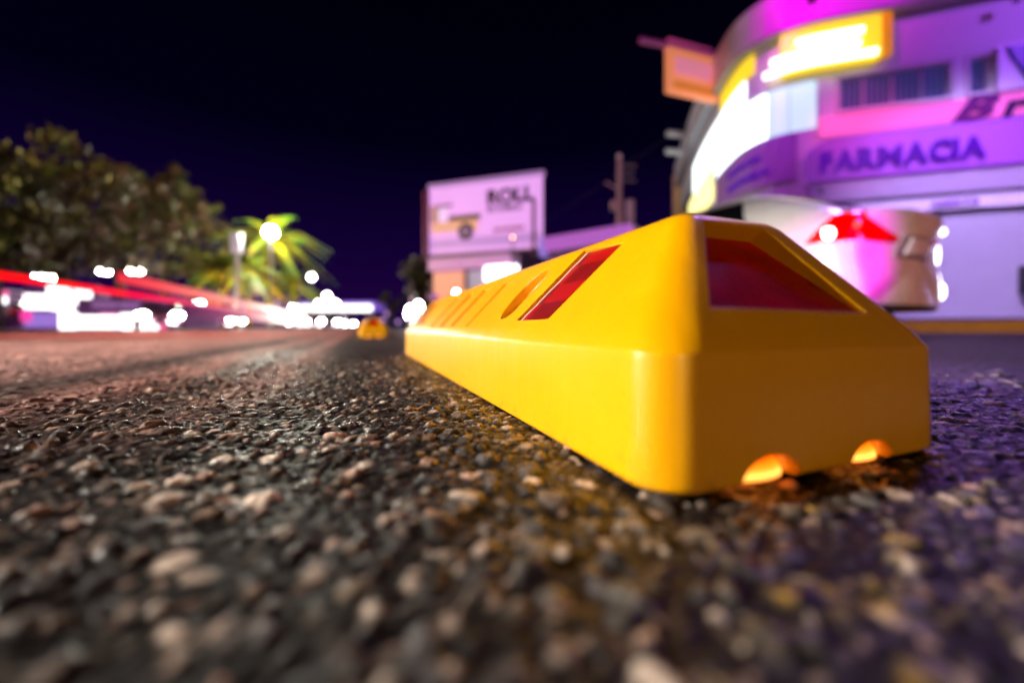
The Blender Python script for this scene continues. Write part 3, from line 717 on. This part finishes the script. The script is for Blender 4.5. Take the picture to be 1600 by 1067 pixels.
    for sd in (-1, 1):
        for yw in (.88, 3.55):
            wq = MB(); wq.tube([(sd*.66, yw, .32), (sd*.68, yw, .32), (sd*.85, yw, .32), (sd*.873, yw, .32)], [.27, .32, .32, .28], 24); wo_ = wq.build('wheel', rubber, c, 40)
            wq = MB(); wq.tube([(sd*.84, yw, .32), (sd*.880, yw, .32)], [.20, .19], 20); wq.build('rim', rimm, wo_, 40)
        hq = MB(); hq.ball((sd*.58, 4.32, .62), 1, 14, (.22, .08, .13)); hq.build('headlight', headl if not detailed else clearl, c, 60)
    tq = []
    for sd in (-1, 1):
        A = [(.08, .775), (.19, 1.05), (.31, 1.035), (.52, .79)]
        o_ = patch(A, bb, sd, 'tail_light', redl, .010)
        if detailed and sd < 0:
            h_ = bb.ray_cast(Vector((-3, .36, .85)), Vector((1, 0, 0)))[0]; q = MB(); q.ball(h_+Vector((-.012, 0, 0)), 1, 14, (.012, .055, .055)); q.build('bulb', redl_in, o_, 60)
            h_ = bb.ray_cast(Vector((-3, .20, .90)), Vector((1, 0, 0)))[0]; q = MB(); q.ball(h_+Vector((-.012, 0, 0)), 1, 14, (.012, .035, .035)); q.build('bulb', redm, o_, 60)
    if detailed:
        o_ = ypatch([(-.30, .66), (.30, .66), (.28, .84), (-.28, .84)], bb, 1, 'plate_recess', mat('plate_recess_paint', (.25, .22, .26), .4), .004)
        ypatch([(-.18, .69), (.18, .69), (.18, .81), (-.18, .81)], bb, 1, 'number_plate', mat('number_plate_white', (.55, .5, .6), .4), .014)
        ypatch([(-.70, .20), (.70, .20), (.72, .27), (-.72, .27)], bb, 1, 'bumper_skirt', rubber, .006)
        for z0, z1, x0 in ((.93, 1.0, .62), (.66, .90, .72), (.34, .50, .70), (.42, .62, .74)):
            h_ = bb.ray_cast(Vector((x0, -3, (z0+z1)/2)), Vector((0, 1, 0)))[0]
            if h_: q = MB(); q.ball(h_, 1, 14, (.055, .03, (z1-z0)/2)); q.build('rear_glint', clearl, c, 60)  # white reflections on the rear corner, added as glowing blobs
        q = MB(); q.tube([(0, .8, 1.44), (0, .84, 1.50)], [.02, .006], 8); q.build('antenna', dark, c)
    return c
car = build_car('white sedan with lit red tail light parked in front of the pharmacy', paint, True)
hd = math.atan2(.906, -.42)-math.pi/2
car.rotation_euler.z = hd
CU = Vector((math.cos(hd), math.sin(hd), 0))
car.location = Vector((2.70, 2.93, 0))+CU*.84

# ------------------------------------------------------------------ across the road, and far down it
def col(c, s=1): return tuple(v*s for v in c)
G = 'cars with white headlights far down the road'
far_car = build_car('car', paint_d, False, G)
cars = [(118, 21, 190, 'dark car with headlights on, leftmost in the row across the road'),
        (250, 17.5, 200, 'dark car at the right end of the big white glare across the road'),
        (283, 27, 195, 'dark car alone between the twin lamp post and the pale pole'),
        (345, 26, 190, 'dark car with glaring headlights left of the tall pale pole'),
        (462, 40, 185, 'dark car near the foot of the palm trees, headlights on'),
        (490, 34, 180, 'dark car under the left end of the far canopy'),
        (517, 38, 180, 'dark car under the middle of the far canopy'),
        (545, 52, 180, 'dark car right of the middle of the far canopy'),
        (578, 60, 180, 'dark car farthest right in the oncoming row'),
        (664, 17, 170, 'dark car with headlights on behind the far end of the near divider')]
for i, (px, d, a, lb) in enumerate(cars):
    o = far_car if i == 0 else copy_tree(far_car)
    # nose towards the camera
    p = at(px, d); o.rotation_euler.z = R(a)+math.atan2(V.y, V.x)-math.pi/2+R(0)
    f_ = Vector((-math.sin(o.rotation_euler.z), math.cos(o.rotation_euler.z), 0)); o.location = p-f_*4.3; o['label'] = lb
vc = copy_tree(far_car); vc.location = at(55, 20.5); vc.rotation_euler.z = R(95); vc['label'] = 'car lit violet, seen side on below the lit shop front at far left'
for ch in vc.children:
    if ch.name.startswith(('body', 'cabin')): ch.data = ch.data.copy(); ch.data.materials.clear(); ch.data.materials.append(paint_v)
    if ch.name.startswith('headlight'): ch.data = ch.data.copy(); ch.data.materials.clear(); ch.data.materials.append(clearl)

pole_m = mat('lamp_post_grey', (.30, .30, .32), .5); lampw = glow('street_lamp_on', (1.0, .95, .84), 90); lampb = glow('bright_street_lamp_on', (1.0, .97, .82), 420)
def lamp_post(px, d, y, label, heads=((0, .45),), r=.07, hs=(.30, .30, .10), grp='street lamps along the road', m=lampw):
    top = at(px, d, y); t_ = thing('street_lamp', label, 'street lamp', (top.x, top.y, 0), 0, grp)
    q = MB(); q.tube([(0, 0, 0), (0, 0, top.z*.5), (0, 0, top.z+.15)], [r*1.4, r, r*.7], 8); q.build('post', pole_m, t_, 40)
    for dx, wd in heads:
        if dx: q = MB(); q.tube([(0, 0, top.z+.12), (dx*.6, 0, top.z+.22), (dx, 0, top.z+.10)], r*.5, 6); q.build('arm', pole_m, t_, 40)
        q = MB(); q.ball((dx, 0, top.z), 1, 12, hs); q.build('lamp_head', m, t_, 60)
    return t_
lamp_post(188, 26, 424, 'twin headed street lamp over the white glare at left', ((-.98, 0), (.98, 0)), hs=(.44, .3, .16))
lamp_post(72, 23, 434, 'twin headed street lamp beside the lit shop front at far left', ((-.40, 0), (.35, 0)), hs=(.26, .26, .16))
lamp_post(135, 22, 478, 'short globe lamp just right of the lit shop front', ((0, 0),), hs=(.13, .13, .13))
lamp_post(423, 29, 363, 'tall bright street lamp in front of the palm crown', ((.0, 0),), hs=(.42, .42, .40), m=lampb)
lamp_post(487, 46, 433, 'lone street lamp right of the palms against the dark sky', ((0, 0),), hs=(.30, .30, .28))
lamp_post(511, 60, 462, 'small street lamp above the far canopy', ((0, 0),), hs=(.38, .38, .36))
lamp_post(497, 62, 474, 'street lamp just above the left half of the far canopy', ((0, 0),), hs=(.38, .38, .36))
lamp_post(525, 66, 474, 'street lamp just above the middle of the far canopy', ((0, 0),), hs=(.38, .38, .36))
lamp_post(459, 42, 481, 'low street lamp at the left end of the far canopy', ((0, 0),), hs=(.32, .32, .34))
lamp_post(801, 12, 371, 'slim post with a small orange lamp in front of the billboard', ((0, 0),), r=.03, hs=(.035, .035, .035), m=glow('orange_lamp', (1.0, .45, .22), 12))
lamp_post(308, 24, 476, 'short globe lamp above the cars left of the pale pole', ((-.15, 0), (.22, 0)), hs=(.22, .2, .18))
lamp_post(378, 28, 500, 'low bollard lamp at the foot of the pale pole', ((0, 0),), hs=(.24, .2, .2))
lamp_post(641, 14, 486, 'low globe lamp left behind the far end of the divider', ((0, 0),), hs=(.13, .13, .18))
lamp_post(654, 14.5, 479, 'low globe lamp right beside its twin behind the divider', ((0, 0),), hs=(.14, .14, .18))
lamp_post(713, 14, 458, 'small lamp in front of the red shop band under the billboard', ((0, 0),), r=.03, hs=(.07, .07, .09))

# pale pole with a long arm, left of the palms
t_ = thing('utility_pole', 'pale pole with a square box top and a long arm to the left', 'pole', at(370, 27)); zt = at(370, 27, 366).z
q = MB(); q.tube([(0, 0, 0), (0, 0, zt-1.3)], .16, 10); q.build('pole', mat('pale_pole', (.42, .38, .36), .6), t_, 40)
q = MB(); q.box((0, 0, zt-.6), (.62, .4, 1.3), bev=.03); q.build('box', mat('pale_box', (.62, .58, .66), .5, emit=(.6, .5, .7), es=.25), t_)
e_ = at(326, 29, 340)-at(370, 27); q = MB(); q.tube([(0, 0, zt-.1), e_], .07, 8); q.build('arm', pole_m, t_, 40)

# utility pole right of the billboard
t_ = thing('power_pole', 'tall power pole with crossarms and transformer right of the billboard', 'power pole', at(968, 21)); zt = at(968, 21, 248).z
pk = mat('pinkish_concrete', (.42, .30, .32), .7)
q = MB(); q.tube([(0, 0, 0), (0, 0, zt)], [.20, .13], 10); q.build('pole', pk, t_, 40)
for dz, ln in ((.35, .9), (.75, .8), (1.15, .9)):
    q = MB(); q.tube([(0, 0, zt-dz), (ln, .1, zt-dz)], .055, 6); q.build('crossarm', pole_m, t_)
q = MB(); q.tube([(.55, 0, zt-3.4), (.55, 0, zt-2.2)], .24, 12); q.build('transformer', mat('transformer_grey', (.45, .40, .46), .5), t_, 40)
q = MB(); q.box((-.32, 0, zt-2.5), (.28, .3, .5), bev=.04); q.build('meter_box', pk, t_)
q = MB(); q.tube([(-.1, 0, zt-1.6), (-.75, 0, zt-1.25)], .05, 6); q.build('brace', pk, t_)
q = MB(); q.ball((0, 0, zt+.1), .16, 8); q.build('insulator', whiteg, t_, 60)

# overhead wires
wm_ = mat('wire_black', (.02, .02, .03), .6)
for k, (a_, b_) in enumerate(((at(968, 21, 258), at(1135, 15, 120)), (at(968, 21, 270), at(700, 60, 430)))):
    q = MB(); q.tube([a_.lerp(b_, t)-Vector((0, 0, .9*math.sin(math.pi*t)*.6)) for t in np.linspace(0, 1, 14)], .014, 5)
    o = q.build('overhead_wire', wm_); tag(o, ['overhead wire from the power pole towards the pharmacy corner', 'overhead wire from the power pole away down the road'][k], 'wire')

# the billboard
bbd = thing('billboard', 'big lilac lit billboard with a pickup picture and the word ROLL', 'billboard')
bl = Vector((-6.10, 29.4, 0)); brr = Vector((2.02, 26.7, 0)); bd = (brr-bl); bw = bd.length; bd.normalize(); bn = Vector((bd.y, -bd.x, 0)); bz0, bz1 = 5.35, 10.5
ba = math.atan2(bd.y, bd.x)
def bpt(x, z, off=0): return bl+bd*x+bn*off+Vector((0, 0, z))
def bbox(name, x0, x1, z0, z1, off, th, m, par=bbd):
    q = MB(); c = bpt((x0+x1)/2, (z0+z1)/2, off+th/2); q.box(c, (x1-x0, th, z1-z0), ba); return q.build(name, m, par)
lil = glow('billboard_face', (.80, .36, .88), .95)
bbox('face', 0, bw, bz0, bz1, -.25, .25, lil)
bbox('rim', -.12, bw+.12, bz1-.20, bz1+.12, -.3, .34, glow('billboard_rim', (.5, .25, .62), .6))
bbox('rim', -.12, bw+.12, bz0-.15, bz0+.1, -.3, .34, mat('rim_paint', (.3, .12, .3), .5))
bbox('ground_band', .1, bw-.1, bz0+.45, bz0+1.2, .004, .006, glow('billboard_ground', (.60, .28, .72), .8))
tan = glow('pickup_tan', (.90, .42, .30), .75)
bbox('pickup_side', .15, 3.9, 7.0, 7.75, .004, .02, tan)
bbox('pickup_bed_rail', 1.6, 4.1, 7.75, 8.15, .004, .02, glow('bed_rail', (.14, .07, .05), .7))
bbox('pickup_cab', .1, .75, 7.75, 9.0, .004, .02, glow('cab_brown', (.62, .30, .28), .6))
bbox('pickup_window', .75, 1.5, 7.8, 8.9, .004, .016, glow('cab_window', (.85, .55, .95), .9))
bbox('pickup_roof', .5, 1.9, 8.8, 9.05, .03, .02, glow('cab_roof', (.35, .15, .3), .6))
q = MB(); q.tube([bpt(2.95, 6.95, .03), bpt(2.95, 6.95, .06)], .62, 20); wq_ = q.build('pickup_wheel', glow('print_black', (.06, .02, .06), .6), bbd)
q = MB(); q.tube([bpt(2.95, 6.95, .065), bpt(2.95, 6.95, .08)], .25, 14); q.build('hub', glow('print_hub', (.5, .25, .5), .6), wq_)
tm = mat('print_purple', (.13, .03, .16), .5)
def flat_text(body, x, z, size, m, bold, ws=1.0, name='lettering'):
    me_ = text_mesh(name, body, size, m, .01, 0, bold); o = bpy.data.objects.new(name, me_); COL.objects.link(o); o.parent = bbd
    p = bpt(x, z, .03); o.matrix_world = Matrix.Translation(p) @ Matrix(((bd.x, 0, bn.x, 0), (bd.y, 0, bn.y, 0), (0, 1, 0, 0), (0, 0, 0, 1))) @ Matrix.Diagonal((ws, 1, 1, 1))
flat_text('ROLL', 4.55, 8.72, 1.35, tm, .07, 1.05)
flat_text('EN FAMILIA', 4.6, 8.15, .58, tm, .015, .86)
flat_text('promocion', 5.1, 6.78, .50, mat('print_red', (.75, .16, .22), .5), .02, 1.0)
rp2 = mat('red_post', (.30, .04, .12), .5)
for x_, r_, zt_ in ((-.05, .17, 10.0), (8.1, .13, 8.6)):
    q = MB(); q.tube([bpt(x_, 0, .45), bpt(x_, zt_, .45)], r_, 10); q.build('post', rp2, bbd, 40)
for z_ in (5.35, 7.4, 9.5): pass

# shops under and beside the billboard
def shop(label, px0, px1, d0, d1, ytop, m, items, depth=6.0):
    a = at(px0, d0); b = at(px1, d1); dd = (b-a); wd = dd.length; dd.normalize(); nn = Vector((dd.y, -dd.x, 0)); ang = math.atan2(dd.y, dd.x)
    zt = at(px0, d0, ytop).z
    t_ = thing('shop', label, 'shop', a, ang)
    q = MB(); q.box((wd/2, depth/2, zt/2), (wd, depth, zt)); q.build('wall', m, t_)
    for (nm, u0, u1, v0, v1, pr, mm) in items:
        q = MB(); q.box(((u0+u1)/2*wd, -pr/2-.002, (v0+v1)/2*zt), ((u1-u0)*wd, pr, (v1-v0)*zt), bev=min(.03, pr*.3)); q.build(nm, mm, t_)
    return t_
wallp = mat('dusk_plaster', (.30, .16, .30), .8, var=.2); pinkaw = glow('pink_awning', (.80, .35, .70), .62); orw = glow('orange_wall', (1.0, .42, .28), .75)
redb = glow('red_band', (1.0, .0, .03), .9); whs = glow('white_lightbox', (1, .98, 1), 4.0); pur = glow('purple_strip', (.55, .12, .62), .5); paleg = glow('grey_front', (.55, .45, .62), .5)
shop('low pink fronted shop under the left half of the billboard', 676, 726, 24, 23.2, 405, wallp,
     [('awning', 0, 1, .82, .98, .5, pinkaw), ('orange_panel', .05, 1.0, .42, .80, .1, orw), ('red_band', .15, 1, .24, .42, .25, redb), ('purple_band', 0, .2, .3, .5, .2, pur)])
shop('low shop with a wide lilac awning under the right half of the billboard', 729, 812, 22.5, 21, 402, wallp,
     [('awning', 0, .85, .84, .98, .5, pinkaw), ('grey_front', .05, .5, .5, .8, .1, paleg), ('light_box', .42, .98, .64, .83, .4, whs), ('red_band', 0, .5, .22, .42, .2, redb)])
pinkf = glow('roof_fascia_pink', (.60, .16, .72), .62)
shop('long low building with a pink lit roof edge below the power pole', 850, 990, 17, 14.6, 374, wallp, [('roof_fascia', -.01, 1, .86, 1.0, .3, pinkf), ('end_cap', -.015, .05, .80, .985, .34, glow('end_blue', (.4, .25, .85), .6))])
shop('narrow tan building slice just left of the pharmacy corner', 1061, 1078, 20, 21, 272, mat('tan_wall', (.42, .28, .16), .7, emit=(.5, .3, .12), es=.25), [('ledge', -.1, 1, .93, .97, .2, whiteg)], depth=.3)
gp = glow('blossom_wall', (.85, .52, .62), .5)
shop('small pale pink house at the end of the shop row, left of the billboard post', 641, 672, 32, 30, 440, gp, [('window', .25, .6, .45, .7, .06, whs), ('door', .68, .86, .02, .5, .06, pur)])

# lit shops across the road on the left
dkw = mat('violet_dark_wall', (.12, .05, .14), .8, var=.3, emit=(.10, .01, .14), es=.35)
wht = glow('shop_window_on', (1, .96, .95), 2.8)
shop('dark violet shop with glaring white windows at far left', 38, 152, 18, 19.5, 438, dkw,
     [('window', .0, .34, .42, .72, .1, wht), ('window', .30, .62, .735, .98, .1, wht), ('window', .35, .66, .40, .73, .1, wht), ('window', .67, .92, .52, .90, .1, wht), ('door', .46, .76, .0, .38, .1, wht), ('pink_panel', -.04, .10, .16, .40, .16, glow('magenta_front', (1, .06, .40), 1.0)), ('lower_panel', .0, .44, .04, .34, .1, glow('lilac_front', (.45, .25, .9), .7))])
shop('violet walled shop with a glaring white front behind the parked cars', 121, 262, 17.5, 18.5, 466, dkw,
     [('window', .0, .46, .03, .44, .1, wht), ('window', .47, .90, .0, .52, .1, wht), ('pink_halo', .90, 1.0, .02, .42, .1, glow('pink_front', (1, .12, .35), 1.1)), ('pink_halo', .25, .46, .45, .52, .08, glow('rose_halo_glow', (1, .3, .6), 1.0)), ('sign_panel', .16, .7, .7, .9, .1, glow('violet_sign', (.35, .16, .45), .5))])  # pink pieces add the halo of the white lights as glowing panels
shop('bright shop front cut off by the left edge of the photo', -70, 14, 19, 20, 448, dkw, [('window', .70, .98, .15, .80, .1, wht), ('window', .1, .64, .15, .8, .1, wht), ('pink_halo', .68, 1.0, .82, .95, .12, glow('pink_halo_line', (1, .15, .4), 1.2))])  # its pink line is added glow for the halo of the white window
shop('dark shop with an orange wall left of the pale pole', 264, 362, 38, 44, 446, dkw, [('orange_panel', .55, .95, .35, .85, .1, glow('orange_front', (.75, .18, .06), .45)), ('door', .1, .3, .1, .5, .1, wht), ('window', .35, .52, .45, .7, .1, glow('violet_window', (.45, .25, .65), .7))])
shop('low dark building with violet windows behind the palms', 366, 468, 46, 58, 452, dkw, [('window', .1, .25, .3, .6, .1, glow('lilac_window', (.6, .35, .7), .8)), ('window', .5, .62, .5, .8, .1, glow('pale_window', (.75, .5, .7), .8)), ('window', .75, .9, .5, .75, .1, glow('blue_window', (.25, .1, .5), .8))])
# far canopy
t_ = thing('fuel_canopy', 'long flat canopy with violet edge and white lights at the road end', 'canopy', at(528, 72))
hw_ = 59/FP*72; zc = at(528, 72, 485).z
q = MB(); q.box((0, 2, zc+.8), (2*hw_, 6, 1.5), bev=.1); q.build('roof', glow('canopy_violet', (.26, .12, .75), .7), t_)
for k in range(7):
    q = MB(); q.box((-hw_*.92+k*hw_*.29, -1.1, zc+.35), (1.9, .3, 1.1), bev=.1); q.build('light_panel', wht, t_)
for sx_ in (-.8, .0, .8): q = MB(); q.tube([(sx_*hw_, 2, 0), (sx_*hw_, 2, zc)], .25, 8); q.build('column', pole_m, t_)
for k, (px, y) in enumerate(((604, 490), (598, 500), (622, 503))):
    lamp_post(px, 50, y, ['dim lilac lamp at the far end of the road, upper one', 'dim lilac lamp low at the far end of the road', 'dim pink lamp low beside the near divider end'][k], ((0, 0),), r=.05, hs=(.25, .25, .25), m=glow('lilac_lamp%d' % k, (.65, .35, .8), .9), grp='small coloured lamps at the end of the road')

# light trails of passing traffic, built as glowing bars with added slim posts
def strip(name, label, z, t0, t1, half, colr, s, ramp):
    t_ = thing(name, label, 'light trail', (0, 0, 0)); m_ = mat(name+'_glow', (.02, .0, .0), .6, var=0, emit=colr, es=s, spec=.1)
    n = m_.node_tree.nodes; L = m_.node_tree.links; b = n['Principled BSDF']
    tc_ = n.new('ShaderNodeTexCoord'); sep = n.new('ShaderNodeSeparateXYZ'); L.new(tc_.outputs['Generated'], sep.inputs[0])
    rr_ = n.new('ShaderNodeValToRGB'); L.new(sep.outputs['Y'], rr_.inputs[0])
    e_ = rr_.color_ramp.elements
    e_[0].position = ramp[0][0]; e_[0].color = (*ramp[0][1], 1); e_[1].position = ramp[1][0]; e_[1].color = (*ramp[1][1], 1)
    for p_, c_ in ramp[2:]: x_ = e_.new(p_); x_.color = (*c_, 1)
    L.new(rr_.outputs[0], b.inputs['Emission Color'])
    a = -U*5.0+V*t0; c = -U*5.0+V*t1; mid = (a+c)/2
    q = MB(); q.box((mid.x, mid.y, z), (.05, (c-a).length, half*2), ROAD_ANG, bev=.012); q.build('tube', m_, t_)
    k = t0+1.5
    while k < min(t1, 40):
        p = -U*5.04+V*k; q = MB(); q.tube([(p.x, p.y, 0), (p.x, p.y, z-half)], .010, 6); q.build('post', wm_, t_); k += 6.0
strip('red_light_trail', 'red trail of passing tail lights as a glowing bar, running low across the left side of the photo', .86, 4.0, 70, .055, (1, .0, .05), 1.6, [(0, (1, .0, .0)), (.095, (1, .0, .003)), (.13, (.9, .0, .05)), (.18, (.8, .05, .14)), (.3, (.9, .35, .35)), (.40, (2, 1.6, 1.5))])
strip('salmon_light_trail', 'upper salmon light trail of passing traffic as a glowing bar, meeting the red one near the palms', 1.20, 11.4, 70, .115, (1, .2, .2), 1.0, [(0, (.9, .03, .06)), (.03, (1.1, .08, .10)), (.08, (1.2, .24, .22)), (.18, (1.3, .62, .55)), (.28, (3.0, 2.4, 2.1))])
strip('pink_light_trail', 'faint pink haze of the light trails as a glowing bar, lowest of the three near the road surface', .62, 15, 70, .20, (1, .3, .5), 1, [(0, (.10, .015, .08)), (.06, (.30, .05, .16)), (.14, (.7, .25, .32)), (.22, (1.4, .9, .85)), (.30, (4.0, 3.2, 2.8))])

# ------------------------------------------------------------------ trees
def leaf_mat(name, c1, c2):
    m = bpy.data.materials.new(name); m.use_nodes = True; n = m.node_tree.nodes; L = m.node_tree.links; b = n['Principled BSDF']
    g = n.new('ShaderNodeTexCoord'); v = n.new('ShaderNodeTexNoise'); v.inputs['Scale'].default_value = .8; L.new(g.outputs['Object'], v.inputs['Vector'])
    mr = n.new('ShaderNodeValToRGB'); mr.color_ramp.elements[0].position = .38; mr.color_ramp.elements[1].position = .62
    mr.color_ramp.elements[0].color = (*c1, 1); mr.color_ramp.elements[1].color = (*c2, 1)
    L.new(v.outputs['Fac'], mr.inputs[0]); L.new(mr.outputs[0], b.inputs['Base Color']); b.inputs['Roughness'].default_value = .5
    return m
bark = mat('bark', (.035, .022, .018), .85, bump=.5)
lfA = leaf_mat('leaf_olive', (.045, .065, .004), (.105, .055, .028)); lfB = leaf_mat('leaf_palm', (.08, .16, .012), (.22, .17, .01))
def crown(cx, cy, cz, rx, ry, rz, ncl, per, size):
    q = []; F = []
    for _ in range(ncl):
        while True:
            p = rng.uniform(-1, 1, 3)
            r_ = np.linalg.norm(p)
            if .5 < r_ < 1: break
        c = np.array((cx+p[0]*rx, cy+p[1]*ry, cz+p[2]*rz)); cr = rng.uniform(.35, 1.15)
        for _k in range(per):
            d = rng.normal(0, 1, 3); d /= np.linalg.norm(d); o = c+d*cr*rng.uniform(.3, 1)**.5*np.array((1, 1, .7))
            a = rng.normal(0, 1, 3); a /= np.linalg.norm(a); b_ = np.cross(a, d); b_ /= (np.linalg.norm(b_)+1e-6)
            s = size*rng.uniform(.7, 1.4); k = len(q)
            q += [o-a*s, o-b_*s*.45, o+a*s, o+b_*s*.45]; F.append((k, k+1, k+2, k+3))
    return q, F
TG = 'broad dark trees across the road'
def tree(label, px, d, yt, ybot, wpx, ncl=60):
    g = at(px, d); zt = at(px, d, yt).z; zb = at(px, d, ybot).z; rx = wpx/2/FP*d
    t_ = thing('tree', label, 'tree', g, 0, TG)
    q = MB(); q.tube([(0, 0, 0), (.1, 0, zb*.6), (.0, .1, zb+(zt-zb)*.4)], [.35, .27, .14], 10)
    for k in range(6):
        a = k*1.05; q.tube([(.05, 0, zb*.75), (math.cos(a)*rx*.35, math.sin(a)*rx*.3, zb+(zt-zb)*.35), (math.cos(a)*rx*.7, math.sin(a)*rx*.6, zb+(zt-zb)*.6)], [.16, .10, .04], 6)
    q.build('trunk', bark, t_, 40)
    vs, fs = crown(0, 0, (zt+zb)/2, rx, rx*.8, (zt-zb)/2, int(ncl*.72), 52, .21)
    q = MB(); q.v = [tuple(v) for v in vs]; q.f = fs; o = q.build('crown', lfA, t_); o['kind'] = 'stuff'
tree('broad dark tree cut by the left edge of the photo', -15, 17, 222, 428, 190, 80)
tree('tallest dark tree, second from the left edge', 95, 21, 208, 425, 165, 90)
tree('dark reddish tree in the middle of the tree group', 185, 25, 250, 425, 150, 80)
tree('dark tree rising above the twin street lamp, right of the middle', 255, 29, 262, 428, 130, 80)
tree('rightmost dark tree, next to the pale pole', 305, 33, 305, 432, 100, 60)

def palm(label, px, d, yc, nf=15, ln=2.6):
    g = at(px, d); zc = at(px, d, yc).z; t_ = thing('palm_tree', label, 'palm tree', g, 0, 'palm trees across the road')
    q = MB(); q.tube([(0, 0, 0), (.1, 0, zc*.5), (0, 0, zc)], [.24, .17, .14], 10); q.build('trunk', bark, t_, 40)
    for k in range(nf):
        a = 2*math.pi*k/nf+random.uniform(-.2, .2); el = random.uniform(-.45, 1.2); L_ = ln*random.uniform(.8, 1.15); q = MB(); prev = None
        for i in range(13):
            t = i/12; r_ = L_*t; z_ = math.sin(el)*r_*1.0-1.5*(t**2)*L_*.45; h_ = math.cos(el)*r_+.25*L_*t*t
            p = Vector((math.cos(a)*h_, math.sin(a)*h_, zc+z_))
            if prev is not None:
                dv = (p-prev).normalized(); sd = dv.cross(Vector((0, 0, 1))).normalized(); w_ = .62*math.sin(math.pi*min(1, t*.9+.1))**.7
                for s_ in (-1, 1):
                    for jj in (0, .5):
                        b0 = prev.lerp(p, jj); tip = b0+sd*s_*w_+dv*.28-Vector((0, 0, .25*w_)); q.add([b0, b0+dv*.26, tip], [(0, 1, 2)])
                q.add([prev+Vector((0,0,.02)), p+Vector((0,0,.02)), p-Vector((0,0,.02)), prev-Vector((0,0,.02))], [(0, 1, 2, 3)])
            prev = p
        q.build('frond', lfB, t_)
palm('tall lit palm behind the bright street lamp', 425, 33.5, 372, 26, 4.6)
palm('short yellow lit palm right of the pale pole', 388, 30, 418, 18, 3.2)
palm('short palm left of the pale pole', 350, 29, 415, 16, 2.6)
palm('small palm at the right of the palm group, under the lone lamp', 458, 40, 440, 16, 3.6)
t_ = None
tree('small far tree right of the canopy at the end of the road', 611, 60, 455, 490, 36, 14)
tree('small lit tree beside the left billboard post', 655, 27, 408, 470, 34, 22)

# added spots for the trees, palms and power pole, with no fixture there
lamp('tree_fill', 'SPOT', (-30.0, 10.0, 10.0), 11000, (1.0, .84, .26), .3, target=at(90, 19, 300), spot=60, blend=.8)
lamp('tree_fill', 'SPOT', (-6.0, 20.0, 21.0), 8500, (1.0, .50, .26), .3, target=at(240, 29, 300), spot=60, blend=.8)
lamp('palm_fill', 'SPOT', at(440, 30, 350), 6000, (.95, 1.0, .34), .1, target=at(425, 36, 390), spot=100, blend=.8)
lamp('palm_fill', 'SPOT', at(395, 27, 500), 9000, (1.0, .58, .04), .1, target=at(390, 34, 430), spot=70, blend=.8)
lamp('pole_fill', 'SPOT', at(900, 12, 300), 1400, (1.0, .45, .60), .2, target=at(968, 21, 290), spot=40)
